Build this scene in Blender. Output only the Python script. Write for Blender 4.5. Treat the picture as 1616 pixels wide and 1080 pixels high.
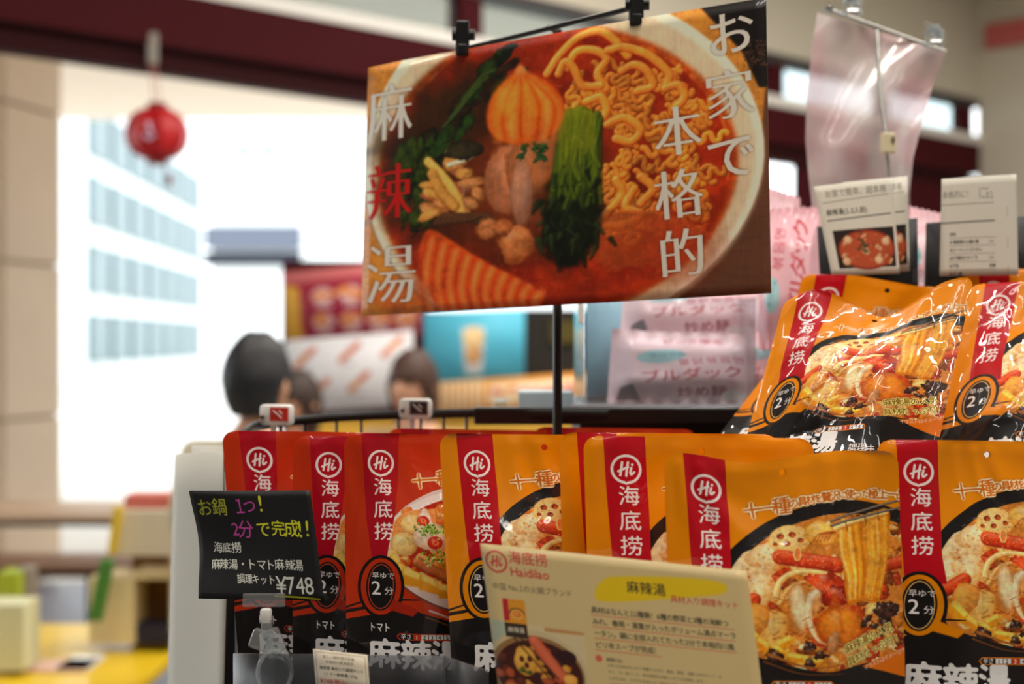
import bpy, bmesh, math, random
import numpy as np
from mathutils import Vector, Matrix

# ------------------------------------------------------------------ camera, sky, lights, exposure
SC = bpy.context.scene
COL = SC.collection
for _o in list(bpy.data.objects):
    bpy.data.objects.remove(_o)
FP = 1616 * 50.0 / 36.0          # focal length in pixels of the 1616 x 1080 frame
CZ = 1.6                         # camera height
cam_d = bpy.data.cameras.new('camera')
cam = bpy.data.objects.new('camera', cam_d)
COL.objects.link(cam)
cam.location = (0, 0, CZ)
cam.rotation_euler = (math.radians(90), 0, 0)
cam_d.lens = 50
cam_d.sensor_width = 36
cam_d.clip_end = 200
cam_d.dof.use_dof = True
cam_d.dof.focus_distance = 1.15
cam_d.dof.aperture_fstop = 4.0
SC.camera = cam
SC.view_settings.view_transform = 'Standard'
SC.view_settings.look = 'None'
SC.view_settings.gamma = 1.0
SC.view_settings.use_curve_mapping = False
SC.view_settings.exposure = 0.0

world = bpy.data.worlds.new('overcast_sky')
SC.world = world
world.use_nodes = True
_bg = world.node_tree.nodes['Background']
_bg.inputs[0].default_value = (0.93, 0.97, 1.0, 1)
_bg.inputs[1].default_value = 3.2

def area(name, loc, rot, sx, sy, power, col=(1, 0.93, 0.84)):
    l = bpy.data.lights.new(name, 'AREA')
    l.shape = 'RECTANGLE'
    l.size, l.size_y, l.energy, l.color = sx, sy, power, col
    o = bpy.data.objects.new(name, l)
    COL.objects.link(o)
    o.location = loc
    o.rotation_euler = rot
    return o
# fluorescent tubes in the shop ceiling
for _x, _y, _p in ((-1.6, -1.7, 6), (-0.2, -1.2, 6.5), (1.1, -1.9, 6), (2.2, -0.5, 8), (0.1, -2.2, 6), (1.7, -1.3, 6), (0.7, -0.6, 7.5),
                   (0.0, 0.3, 24), (1.3, 0.5, 30), (2.4, 2.2, 50), (0.9, 3.9, 70), (3.8, 3.9, 60), (-1.8, 1.2, 16), (3.6, 6.8, 70), (1.2, 5.9, 60), (-0.7, 3.0, 34)):
    area('ceiling_tube_light', (_x, _y, 4.15), (0, 0, math.radians(47)), 1.3, 0.08, _p)

# ------------------------------------------------------------------ a small painter for the printed surfaces
F4 = np.float32
_glyph_cache = {}
_fc = bpy.data.curves.new('lettering', 'FONT')
_fo = bpy.data.objects.new('lettering', _fc)
COL.objects.link(_fo)
_fc.resolution_u = 3

def glyph(ch):
    """outline edges (n,4) of a character in em units, y up, and its advance"""
    if ch in _glyph_cache:
        return _glyph_cache[ch]
    if ch in ' \u3000':
        r = (np.zeros((0, 4), F4), 0.3 if ch == ' ' else 1.0)
        _glyph_cache[ch] = r
        return r
    _fc.body = ch
    dg = bpy.context.evaluated_depsgraph_get()
    dg.update()
    ev = _fo.evaluated_get(dg)
    me = ev.to_mesh()
    n = len(me.vertices)
    co = np.zeros(n * 3, F4)
    me.vertices.foreach_get('co', co)
    co = co.reshape(-1, 3)[:, :2]
    S = set()
    for p in me.polygons:
        vs = list(p.vertices)
        for i in range(len(vs)):
            a, b = vs[i], vs[(i + 1) % len(vs)]
            if (b, a) in S:
                S.discard((b, a))
            else:
                S.add((a, b))
    E = np.array([(co[a][0], co[a][1], co[b][0], co[b][1]) for a, b in S], F4).reshape(-1, 4)
    ev.to_mesh_clear()
    if ch == '１':
        E = E - np.array([.22, 0, .22, 0], F4)
        adv = .56
    elif ord(ch) > 0x2000:
        adv = 1.0
    else:
        adv = float(E[:, [0, 2]].max()) + 0.06 if len(E) else 0.3
    _glyph_cache[ch] = (E, adv)
    return _glyph_cache[ch]

def gauss(m, s):
    if s <= 0.3:
        return m
    r = max(1, int(s * 2.6))
    k = np.exp(-0.5 * (np.arange(-r, r + 1) / s) ** 2).astype(F4)
    k /= k.sum()
    p = np.pad(m, ((r, r), (0, 0)), mode='edge')
    o = np.zeros_like(m)
    for i, w in enumerate(k):
        o += w * p[i:i + m.shape[0]]
    p = np.pad(o, ((0, 0), (r, r)), mode='edge')
    o2 = np.zeros_like(m)
    for i, w in enumerate(k):
        o2 += w * p[:, i:i + m.shape[1]]
    return o2

def vnoise(h, w, cell, seed, cell_y=None):
    rs = np.random.RandomState(seed)
    cy = cell_y or cell
    gh, gw = int(h / cy) + 3, int(w / cell) + 3
    g = rs.rand(gh, gw).astype(F4)
    y = np.arange(h) / cy
    x = np.arange(w) / cell
    yi, xi = y.astype(int), x.astype(int)
    fy, fx = (y - yi).astype(F4), (x - xi).astype(F4)
    fy = fy * fy * (3 - 2 * fy)
    fx = fx * fx * (3 - 2 * fx)
    a = g[yi][:, xi] * (1 - fx) + g[yi][:, xi + 1] * fx
    b = g[yi + 1][:, xi] * (1 - fx) + g[yi + 1][:, xi + 1] * fx
    return a * (1 - fy)[:, None] + b * fy[:, None]

def fbm(h, w, cell, seed, n=3, cell_y=None):
    o = np.zeros((h, w), F4)
    s, a = 0, 1.0
    for i in range(n):
        o += a * vnoise(h, w, max(2, cell / 2 ** i), seed + i, None if cell_y is None else max(2, cell_y / 2 ** i))
        s += a
        a *= 0.55
    return o / s

def raster(E, x0, y0, w, h, ss=3):
    """coverage mask of outline edges in pixel coordinates (y down)"""
    acc = np.zeros((h, w + 2), F4)
    if len(E) == 0:
        return acc[:, :w]
    ax, ay, bx, by = (E[:, 0] - x0), (E[:, 1] - y0) * ss, (E[:, 2] - x0), (E[:, 3] - y0) * ss
    sg = np.where(by > ay, 1.0, -1.0)
    lo, hi = np.minimum(ay, by), np.maximum(ay, by)
    i0 = np.clip(np.ceil(lo - 0.5), 0, h * ss).astype(int)
    i1 = np.clip(np.ceil(hi - 0.5), 0, h * ss).astype(int)
    cnt = np.maximum(i1 - i0, 0)
    tot = int(cnt.sum())
    if tot == 0:
        return acc[:, :w]
    idx = np.repeat(np.arange(len(E)), cnt)
    start = np.repeat(np.cumsum(cnt) - cnt, cnt)
    row = i0[idx] + (np.arange(tot) - start)
    yy = row + 0.5
    x = ax[idx] + (bx - ax)[idx] * (yy - ay[idx]) / (by - ay)[idx]
    x = np.clip(x, 0, w)
    xi = x.astype(int)
    s = sg[idx] / ss
    r = row // ss
    np.add.at(acc, (r, xi), s * (xi + 1 - x))
    np.add.at(acc, (r, xi + 1), s * (x - xi))
    return np.clip(np.abs(np.cumsum(acc, 1))[:, :w], 0, 1).astype(F4)

def c3(c):
    return np.array(c, F4) / 255.0

class Canvas:
    def __init__(s, W, H, col, k=1.0):
        s.k = k
        s.w, s.h = int(W * k), int(H * k)
        s.a = np.empty((s.h, s.w, 3), F4)
        s.a[:] = c3(col)
        s.alpha = None
    def box(s, x0, y0, x1, y1):
        k = s.k
        a, b = max(0, int(x0 * k)), max(0, int(y0 * k))
        c, d = min(s.w, int(x1 * k) + 2), min(s.h, int(y1 * k) + 2)
        if c <= a or d <= b:
            return None
        Y, X = np.mgrid[b:d, a:c].astype(F4)
        return a, b, c, d, (X + 0.5) / k, (Y + 0.5) / k
    def put(s, a, b, m, col):
        h, w = m.shape
        R = s.a[b:b + h, a:a + w]
        m = m[..., None]
        R += (np.asarray(col, F4) - R) * m
    def ell(s, cx, cy, rx, ry, col, ang=0, soft=1.2, a=1.0, hole=None):
        R = max(rx, ry) + soft * 2 + 2
        q = s.box(cx - R, cy - R, cx + R, cy + R)
        if q is None:
            return
        x0, y0, x1, y1, X, Y = q
        ca, sa = math.cos(ang), math.sin(ang)
        u = ((X - cx) * ca + (Y - cy) * sa) / rx
        v = (-(X - cx) * sa + (Y - cy) * ca) / ry
        d = np.sqrt(u * u + v * v)
        rm = (rx + ry) / 2
        m = np.clip((1 - d) * rm / soft * 0.5 + 0.5, 0, 1) * a
        if hole:
            m *= np.clip((d - hole) * rm / soft * 0.5 + 0.5, 0, 1)
        s.put(x0, y0, m, c3(col))
    def blob(s, cx, cy, rx, ry, lo, hi, ang=0, soft=3, a=1.0, lx=-0.35, ly=-0.45, spec=0.0, rough=0.12, seed=0, power=1.0):
        R = max(rx, ry) * 1.25 + soft * 2 + 2
        q = s.box(cx - R, cy - R, cx + R, cy + R)
        if q is None:
            return
        x0, y0, x1, y1, X, Y = q
        ca, sa = math.cos(ang), math.sin(ang)
        u = ((X - cx) * ca + (Y - cy) * sa) / rx
        v = (-(X - cx) * sa + (Y - cy) * ca) / ry
        rm = (rx + ry) / 2
        n = fbm(X.shape[0], X.shape[1], max(4, rm * s.k * 0.5), seed + int(cx * 7 + cy * 3) % 9973, 3) - 0.5
        d = np.sqrt(u * u + v * v) * (1 + n * rough * 2)
        m = np.clip((1 - d) * rm / soft * 0.5 + 0.5, 0, 1) * a
        z = np.sqrt(np.clip(1 - d * d, 0, 1))
        wx, wy = (X - cx) / rm, (Y - cy) / rm
        sh = np.clip(0.30 + 0.62 * z + 0.35 * (wx * lx + wy * ly) + n * rough * 3, 0, 1) ** power
        c = c3(lo) + (c3(hi) - c3(lo)) * sh[..., None]
        if spec:
            sp = np.exp(-(((wx - lx * 0.9) ** 2 + (wy - ly * 0.9) ** 2) * 14)) * spec
            c = c + (1 - c) * sp[..., None]
        s.put(x0, y0, m, c)
    def stroke(s, pts, w0, lo, hi=None, w1=None, a=1.0, soft=1.2, spec=0.0, prof=True):
        pts = np.array(pts, F4)
        w1 = w0 if w1 is None else w1
        R = max(w0, w1) + soft * 2 + 2
        q = s.box(pts[:, 0].min() - R, pts[:, 1].min() - R, pts[:, 0].max() + R, pts[:, 1].max() + R)
        if q is None:
            return
        x0, y0, x1, y1, X, Y = q
        best = np.full(X.shape, 1e9, F4)
        side = np.zeros(X.shape, F4)
        wid = np.full(X.shape, w0, F4)
        n = len(pts) - 1
        for i in range(n):
            p, r = pts[i], pts[i + 1] - pts[i]
            L2 = float(r @ r) + 1e-6
            t = np.clip(((X - p[0]) * r[0] + (Y - p[1]) * r[1]) / L2, 0, 1)
            dx, dy = X - p[0] - t * r[0], Y - p[1] - t * r[1]
            d = np.sqrt(dx * dx + dy * dy)
            b = d < best
            best = np.where(b, d, best)
            side = np.where(b, -(dx * 0.5 + dy * 0.85), side)
            wid = np.where(b, w0 + (w1 - w0) * (i + t) / n, wid)
        m = np.clip((wid - best) / soft * 0.5 + 0.5, 0, 1) * a
        if hi is None:
            s.put(x0, y0, m, c3(lo))
            return
        q = np.clip(best / wid, 0, 1)
        sh = np.clip(0.25 + 0.6 * np.sqrt(1 - q * q) + 0.45 * side / wid, 0, 1)
        c = c3(lo) + (c3(hi) - c3(lo)) * sh[..., None]
        if spec:
            sp = np.exp(-((side / wid - 0.5) ** 2) * 18) * spec * np.exp(-q * 1.2)
            c = c + (1 - c) * sp[..., None]
        s.put(x0, y0, m, c)
    def poly(s, pts, col, a=1.0, soft=0.0):
        P = np.array(pts, F4) * s.k
        E = np.concatenate([P, np.roll(P, -1, 0)], 1)
        pad = int(soft * s.k * 2.6) + 2
        x0, y0 = int(P[:, 0].min()) - pad, int(P[:, 1].min()) - pad
        x1, y1 = int(P[:, 0].max()) + pad + 1, int(P[:, 1].max()) + pad + 1
        x0, y0, x1, y1 = max(-40, x0), max(-40, y0), min(s.w + 40, x1), min(s.h + 40, y1)
        if x1 <= x0 or y1 <= y0:
            return
        m = raster(E, x0, y0, x1 - x0, y1 - y0)
        m = gauss(m, soft * s.k)
        s.crop_put(x0, y0, m * a, c3(col))
    def crop_put(s, x0, y0, m, col):
        h, w = m.shape
        a, b, c, d = max(0, x0), max(0, y0), min(s.w, x0 + w), min(s.h, y0 + h)
        if c <= a or d <= b:
            return
        m = m[b - y0:d - y0, a - x0:c - x0]
        s.put(a, b, m, col)
    def smooth(s, pts, n=8):
        """Catmull-Rom through the points"""
        P = [np.array(p, float) for p in pts]
        P = [2 * P[0] - P[1]] + P + [2 * P[-1] - P[-2]]
        out = []
        for i in range(1, len(P) - 2):
            for j in range(n):
                t = j / n
                out.append(0.5 * ((2 * P[i]) + (P[i + 1] - P[i - 1]) * t + (2 * P[i - 1] - 5 * P[i] + 4 * P[i + 1] - P[i + 2]) * t * t
                                  + (-P[i - 1] + 3 * P[i] - 3 * P[i + 1] + P[i + 2]) * t ** 3))
        out.append(P[-2])
        return out
    def chars(s, items, col, weight=0.0, outline=(), a=1.0, thin=0, soft=0.0, fat=0):
        """items: (char, centre x, centre y, size, angle[, x scale])"""
        Es = []
        for it in items:
            ch, cx, cy, sz, an = it[:5]
            sx = it[5] if len(it) > 5 else 1.0
            E, adv = glyph(ch)
            if len(E) == 0:
                continue
            ca, sa = math.cos(an), math.sin(an)
            G = E.copy()
            o = np.empty_like(G)
            for q in (0, 2):
                gx = (G[:, q] - adv / 2) * sz * sx * (1.0 if ch != '１' else .9)
                gy = -(G[:, q + 1] - 0.36) * sz
                o[:, q] = (cx + gx * ca - gy * sa) * s.k
                o[:, q + 1] = (cy + gx * sa + gy * ca) * s.k
            Es.append(o)
        if not Es:
            return
        E = np.concatenate(Es)
        mo = max([o[0] for o in outline], default=0)
        pad = int((mo + weight + soft) * s.k * 3) + 4
        x0, y0 = int(E[:, [0, 2]].min()) - pad, int(E[:, [1, 3]].min()) - pad
        x1, y1 = int(E[:, [0, 2]].max()) + pad, int(E[:, [1, 3]].max()) + pad
        m = raster(E, x0, y0, x1 - x0, y1 - y0)
        if thin:
            r = int(thin)
            mm = m.copy()
            for d in range(1, r + 1):
                mm[d:] = np.minimum(mm[d:], m[:-d])
                mm[:-d] = np.minimum(mm[:-d], m[d:])
            m = mm
        if fat:
            mm = m.copy()
            for d in range(1, int(fat) + 1):
                mm[:, d:] = np.maximum(mm[:, d:], m[:, :-d])
                mm[:, :-d] = np.maximum(mm[:, :-d], m[:, d:])
            m = mm
        if weight:
            r = weight * s.k
            m = np.clip((gauss(m, max(0.6, r * 0.9)) - 0.16) * 3.2, 0, 1)
        for o in outline:
            r = o[0] * s.k
            mo_ = np.clip((gauss(m, r * 0.75) - 0.10) * (o[3] if len(o) > 3 else 3.5), 0, 1)
            s.crop_put(x0, y0, mo_ * (o[2] if len(o) > 2 else 1.0), c3(o[1]))
        if soft:
            m = gauss(m, soft * s.k)
        s.crop_put(x0, y0, m * a, c3(col))
    def line(s, txt, x, y, size, col, ang=0.0, weight=0.0, outline=(), a=1.0, track=0.0, sx=1.0, jit=0.0, seed=1, thin=0, soft=0.0):
        """left aligned line; y is the centre height of the characters"""
        rs = random.Random(seed)
        it = []
        cx = 0.0
        ca, sa = math.cos(ang), math.sin(ang)
        for ch in txt:
            E, adv = glyph(ch)
            w = adv * size * sx
            px, py = cx + w / 2, 0.0
            it.append((ch, x + px * ca + rs.uniform(-jit, jit) * size, y + px * sa + rs.uniform(-jit, jit) * size,
                       size * (1 + rs.uniform(-jit, jit)), ang + rs.uniform(-jit, jit) * 1.5, sx))
            cx += w + track * size
        s.chars(it, col, weight, outline, a, thin, soft)
        return cx
    def image(s, name):
        A = np.ones((s.h, s.w, 4), F4)
        A[..., :3] = np.clip(s.a, 0, 1)
        if s.alpha is not None:
            A[..., 3] = s.alpha
        im = bpy.data.images.new(name, s.w, s.h, alpha=True)
        im.pixels.foreach_set(np.ascontiguousarray(A[::-1]).ravel())
        im.update()
        im.pack()
        return im

def inv_bil(c, x, y):
    """bilinear inverse: c = TL,TR,BR,BL -> (u,v)"""
    u = v = 0.5
    for _ in range(12):
        px = (1-u)*(1-v)*c[0][0] + u*(1-v)*c[1][0] + u*v*c[2][0] + (1-u)*v*c[3][0]
        py = (1-u)*(1-v)*c[0][1] + u*(1-v)*c[1][1] + u*v*c[2][1] + (1-u)*v*c[3][1]
        ux = (1-v)*(c[1][0]-c[0][0]) + v*(c[2][0]-c[3][0])
        uy = (1-v)*(c[1][1]-c[0][1]) + v*(c[2][1]-c[3][1])
        vx = (1-u)*(c[3][0]-c[0][0]) + u*(c[2][0]-c[1][0])
        vy = (1-u)*(c[3][1]-c[0][1]) + u*(c[2][1]-c[1][1])
        D = ux*vy - uy*vx
        dx, dy = x - px, y - py
        u += (dx*vy - dy*vx) / D
        v += (ux*dy - uy*dx) / D
    return u, v

def hi_logo(c, cx, cy, r, ring, w=None, sc=1.0):
    """round speech-bubble mark with the handwritten Hi"""
    w = w or r * 0.15
    pts = [(cx + r * math.cos(t), cy + r * 1.02 * math.sin(t)) for t in np.linspace(math.radians(100), math.radians(100 + 345), 44)]
    c.stroke(pts, w / 2, ring, soft=1.0)
    c.stroke([pts[-1], (cx - r * 0.06, cy + r * 1.09), (cx - r * 0.24, cy + r * 0.97)], w * 0.4, ring, soft=1.0)
    k = r
    L = [[(-.42, .10), (-.30, -.50), (-.36, .52)], [(-.42, .12), (-.10, -.08), (.10, -.14)], [(.14, -.52), (.02, .10), (-.02, .50)],
         [(.26, -.08), (.22, .34), (.34, .44), (.52, .28)]]
    L = [[(-.28, -.52), (-.36, 0), (-.44, .46)], [(-.56, .16), (-.2, -.02), (.12, -.16)], [(.12, -.52), (.02, 0), (-.04, .50)],
         [(.34, -.10), (.26, .22), (.32, .40), (.54, .22)]]
    for l in L:
        c.stroke(c.smooth([(cx + x * k, cy + y * k) for x, y in l], 5), w * 0.42, ring, soft=1.0)
    c.ell(cx + .42 * k, cy - .34 * k, w * .5, w * .5, ring, soft=1.0)

def noodle_path(rs, x, y, L, amp, wl, ang):
    pts = []
    a = ang
    for i in range(int(L / 6)):
        a = ang + math.sin(i * 6 / wl * 2 * math.pi) * amp
        x += math.cos(a) * 6
        y += math.sin(a) * 6
        pts.append((x, y))
    return pts

# ---- kit pouch, spicy (orange) or tomato (red); 1000 x 1300 units
def pouch_art(kind):
    org = kind == 'orange'
    bg = (244, 144, 0) if org else (206, 54, 18)
    c = Canvas(1000, 1300, bg, 1.0)
    rs = random.Random(5)
    n = fbm(c.h, c.w, 160, 3)
    c.a *= (0.96 + 0.08 * n)[..., None]
    stripe = (196, 12, 30) if org else (184, 12, 34)
    INK = (26, 24, 26)
    if org:
        # black bowl and its stew
        c.ell(740, 640, 575, 432, INK)
        c.ell(745, 655, 533, 388, (214, 128, 44))
        keep = c.a.copy()
        x_ = lambda *a, **k: c.blob(*a, **k)
        for i in range(230):
            a = rs.uniform(0, 6.28); q = math.sqrt(rs.random())
            x, y = 745 + 510 * q * math.cos(a), 655 + 370 * q * math.sin(a)
            col = rs.choice([((120, 44, 6), (232, 140, 40)), ((170, 90, 20), (255, 206, 120)), ((96, 20, 4), (214, 66, 20)), ((190, 120, 40), (255, 232, 170)), ((60, 24, 8), (150, 70, 20))])
            x_(x, y, rs.uniform(14, 56), rs.uniform(9, 28), col[0], col[1], ang=rs.uniform(-.9, .9), seed=i, rough=.38, spec=.15, soft=2)
        # creamy broth and tofu at the left
        for (x, y, a_, b_, an) in ((345, 470, 130, 70, -.5), (300, 590, 96, 80, .2), (430, 420, 120, 52, -.3), (352, 560, 70, 50, -.4), (290, 660, 60, 50, .3)):
            x_(x, y, a_, b_, (222, 140, 60), (255, 232, 176), ang=an, rough=.22, spec=.2)
        for i in range(50):
            x, y = rs.uniform(270, 470), rs.uniform(420, 660)
            c.ell(x, y, rs.uniform(3, 10), rs.uniform(2, 7), rs.choice([(226, 110, 20), (250, 170, 60), (206, 70, 10)]), a=.5, soft=3)
        # lotus slice
        x_(500, 365, 92, 62, (216, 140, 50), (255, 220, 140), ang=-.08, rough=.10, soft=3)
        for hx, hy, r_ in ((462, 352, 15), (512, 346, 15), (488, 384, 13), (545, 372, 12), (437, 385, 10)):
            c.ell(hx, hy, r_, r_ * .8, (130, 34, 8), soft=3); c.ell(hx + 3, hy + 3, r_ * .6, r_ * .5, (206, 90, 20), soft=3)
        for i in range(50):
            c.ell(rs.uniform(400, 600), rs.uniform(310, 430), 2.4, 2.0, (130, 50, 16), a=.6)
        x_(650, 345, 96, 50, (190, 100, 14), (255, 196, 84), ang=.15, rough=.35, spec=.3)
        for k in range(5):
            c.stroke(c.smooth([(600 + 16 * k, 380), (630 + 14 * k, 350), (680 + 8 * k, 345)]), 4, (160, 60, 10), a=.6, soft=3)
        # sausages
        for (p, q, w) in (((450, 440), (700, 482), 32), ((880, 500), (1010, 470), 26), ((240, 680), (330, 620), 28)):
            c.stroke([p, q], w, (130, 14, 2), (236, 78, 26), soft=3, spec=.3)
        c.ell(526, 428, 17, 33, (255, 206, 120), ang=.12, soft=2); c.ell(527, 428, 11, 26, (246, 130, 60), ang=.12, soft=2)
        for i in range(70):
            x = rs.uniform(430, 700)
            c.ell(x, 440 + (x - 430) * .16 + rs.gauss(0, 14), 3.4, 2.2, rs.choice([(255, 214, 160), (150, 20, 6)]), a=.55)
        # folded tofu skin and crab meat
        c.stroke(c.smooth([(420, 610), (440, 550), (505, 510), (600, 508), (700, 530)]), 16, (190, 104, 26), (255, 222, 140), w1=8, soft=3, spec=.3)
        c.stroke(c.smooth([(430, 640), (480, 572), (560, 545), (660, 560)]), 10, (176, 88, 20), (255, 206, 120), w1=5, soft=3)
        x_(650, 560, 104, 42, (120, 14, 2), (232, 74, 24), ang=.18, rough=.4, spec=.3)
        x_(690, 612, 84, 40, (70, 8, 2), (196, 40, 14), ang=-.1, rough=.45, spec=.3)
        for k in range(7):
            c.stroke([(590 + 18 * k, 545 + 8 * k), (612 + 18 * k, 585 + 7 * k)], 3, (250, 170, 120), a=.5, soft=3)
        # shell-like fish cake pieces, translucent cream
        c.poly(c.smooth([(470, 590), (510, 545), (545, 590), (560, 680), (535, 770), (500, 745), (478, 680), (470, 590)]), (214, 140, 70), soft=5)
        c.poly(c.smooth([(482, 600), (512, 560), (536, 600), (546, 680), (528, 744), (502, 720), (486, 670), (482, 600)]), (255, 226, 170), soft=8)
        c.stroke(c.smooth([(592, 600), (560, 640), (556, 710), (585, 780), (625, 805)]), 20, (206, 130, 60), (255, 236, 190), w1=9, soft=4, spec=.5)
        c.ell(590, 640, 20, 40, (240, 170, 100), ang=.3, soft=8, a=.7)
        x_(405, 742, 56, 86, (206, 104, 16), (255, 206, 110), ang=.3, rough=.14, spec=.25)
        x_(335, 700, 56, 66, (186, 84, 14), (250, 176, 74), ang=.3, rough=.14)
        for i in range(26):
            a = rs.uniform(-.9, .9)
            x, y = rs.uniform(280, 620), rs.uniform(600, 850)
            c.stroke([(x, y), (x + 34 * math.cos(a), y + 34 * math.sin(a))], 2, (140, 40, 6), a=.6)
        # pepper dumpling with a pointed top
        c.poly(c.smooth([(585, 745), (600, 690), (640, 655), (668, 598), (700, 650), (770, 672), (815, 720), (820, 790), (760, 820), (650, 815), (598, 790), (585, 745)]), (176, 64, 4), soft=4)
        x_(700, 735, 108, 80, (180, 66, 4), (250, 146, 30), rough=.10, soft=20, spec=.25)
        c.stroke([(668, 606), (690, 680), (700, 760)], 10, (196, 80, 8), a=.5, soft=9)
        # potato wedges along the bottom
        for (x, y, w, h, a) in ((420, 836, 62, 26, .25), (505, 868, 60, 22, .1), (345, 806, 56, 28, .6), (570, 884, 54, 20, 0), (300, 765, 50, 34, .8), (455, 800, 40, 26, -.5)):
            ca, sa = math.cos(a), math.sin(a)
            R = lambda u, v: (x + u * ca - v * sa, y + u * sa + v * ca)
            c.poly([R(-w, -h), R(w * .7, -h * .8), R(w, h * .6), R(-w * .7, h)], (236, 150, 24), soft=3)
            c.poly([R(-w * .9, -h), R(w * .7, -h * .8), R(w * .6, -h * .1), R(-w * .8, -h * .2)], (255, 214, 90), soft=3)
        # peanuts and wood ear
        x_(655, 800, 26, 48, (140, 66, 24), (240, 166, 100), ang=.3, spec=.3)
        x_(740, 852, 38, 22, (150, 70, 24), (236, 160, 84), ang=-.2)
        for i in range(26):
            x, y = rs.choice([(900, 690), (860, 740), (950, 650), (560, 826), (600, 850), (400, 866)])
            x_(x + rs.gauss(0, 26), y + rs.gauss(0, 18), rs.uniform(14, 44), rs.uniform(9, 24), (8, 4, 4), (84, 48, 36), ang=rs.uniform(-.9, .9), rough=.5, spec=.5, seed=i)
        # noodle sheet lifted on chopsticks
        sh = c.smooth([(700, 318), (820, 282), (944, 250), (950, 330), (930, 470), (905, 600), (870, 645), (800, 635), (735, 650), (722, 560), (728, 430), (700, 318)])
        c.poly(sh, (206, 112, 10), soft=2)
        for i in range(26):
            t = rs.random()
            xx = 715 + 220 * t; yy = 318 - 64 * t
            p = c.smooth([(xx, yy + 8), (xx - 4 + 8 * math.sin(i), yy + 120), (xx + 12 - 22 * t, yy + 230), (xx + 10 - 56 * t, 610 + 16 * math.sin(i * 2.2))])
            c.stroke(p, rs.uniform(5, 14), (214, 118, 10), rs.choice([(255, 196, 66), (255, 180, 40), (255, 214, 110), (240, 160, 40)]), soft=9, w1=8, a=.75)
        c.stroke(c.smooth([(706, 330), (820, 296), (940, 264)]), 12, (190, 96, 10), (255, 226, 140), soft=3, spec=.4)
        for (u_, v_) in ((760, 318), (846, 290), (905, 272)): c.stroke([(u_, v_ - 14), (u_ + 4, v_ + 22)], 3, (150, 70, 10), a=.8)
        nn = fbm(c.h, c.w, 14, 77, 3) - .5
        n2 = fbm(c.h, c.w, 60, 78, 3) - .5
        gl = np.clip((fbm(c.h, c.w, 22, 79, 2, 10) - .72) * 9, 0, 1)
        c.a = c.a * (1.06 + nn * .32 + n2 * .35)[..., None]
        c.a += (c3((255, 240, 200)) - c.a) * (gl * .28)[..., None]
        c.a = np.clip(c.a, 0, 1).astype(F4)
        m = np.ones((c.h, c.w), F4)
        # stay inside the bowl: repaint the orange ground outside the rim
        Y, X = np.mgrid[0:c.h, 0:c.w].astype(F4)
        d = np.sqrt(((X - 740) / 575) ** 2 + ((Y - 640) / 432) ** 2)
        out = np.clip((d - 1) * 500 + .5, 0, 1)
        top = np.clip((d - .915) * 500, 0, 1) * (1 - out) * (Y < 500) * np.clip((700 - X) / 20, 0, 1)
        c.a += (keep - c.a) * out[..., None]
        c.a += (c3(INK) - c.a) * top[..., None]
        # redraw what rises over the rim
        c.stroke([(690, 298), (1010, 208)], 5, (30, 24, 22), (150, 130, 110))
        c.stroke([(688, 318), (1010, 240)], 5, (30, 24, 22), (150, 130, 110))
    else:
        # pale bowl with tomato soup
        c.ell(690, 560, 520, 322, (120, 70, 60), soft=8)
        c.ell(690, 552, 520, 318, (236, 214, 204))
        c.ell(690, 520, 505, 262, (250, 240, 232))
        c.ell(695, 528, 470, 236, (190, 40, 10))
        for i in range(60):
            a = rs.uniform(0, 6.28); q = math.sqrt(rs.random())
            x, y = 695 + 430 * q * math.cos(a), 535 + 205 * q * math.sin(a)
            col = rs.choice([((150, 40, 6), (236, 110, 30)), ((170, 80, 20), (250, 190, 100)), ((190, 60, 10), (246, 140, 40))])
            c.blob(x, y, rs.uniform(26, 56), rs.uniform(16, 34), *col, ang=rs.uniform(-.8, .8), seed=i, rough=.2)
        rr = lambda a, b: rs.uniform(a, b)
        for i in range(60):
            x, y = rr(240, 900), rr(360, 720)
            c.blob(x, y, rr(14, 40), rr(9, 24), *rs.choice([((150, 40, 6), (240, 120, 40)), ((170, 80, 20), (252, 200, 120)), ((206, 70, 10), (250, 150, 50))]), ang=rr(-.8, .8), seed=i, rough=.3, spec=.2)
        for k in range(8):
            c.stroke(c.smooth([(215 + 10 * k, 500), (240 + 10 * k, 425 + 7 * k), (300, 385 + 9 * k), (420, 372 + 8 * k)]), 8, (190, 60, 8), (255, 168, 80), soft=3, spec=.2)
        for (x, y, a_, b_) in ((268, 535, 62, 58), (315, 440, 60, 48), (205, 585, 34, 30), (600, 470, 66, 50), (700, 560, 70, 60)):
            c.blob(x, y, a_, b_, (206, 130, 50), (255, 222, 140), rough=.07, spec=.3)
        for (x, y, w, h, a) in ((235, 660, 52, 40, .5), (300, 700, 56, 44, .3), (385, 730, 66, 40, .4), (215, 620, 30, 34, .9), (470, 760, 60, 36, .1)):
            ca, sa = math.cos(a), math.sin(a)
            R = lambda u, v: (x + u * ca - v * sa, y + u * sa + v * ca)
            c.poly([R(-w, -h), R(w * .7, -h * .8), R(w, h * .6), R(-w * .7, h)], (240, 160, 30), soft=3)
            c.poly([R(-w * .9, -h), R(w * .7, -h * .8), R(w * .6, -h * .1), R(-w * .8, -h * .2)], (255, 222, 110), soft=4)
        c.stroke([(330, 620), (520, 720)], 26, (110, 34, 8), (226, 130, 60), soft=3, spec=.25)
        c.stroke([(340, 590), (520, 680)], 14, (150, 60, 10), (250, 190, 110), soft=3)
        c.blob(480, 600, 70, 60, (190, 90, 10), (250, 160, 50), rough=.06, spec=.3)
        c.blob(395, 500, 84, 66, (206, 150, 100), (255, 236, 204), rough=.10, spec=.3)
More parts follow.
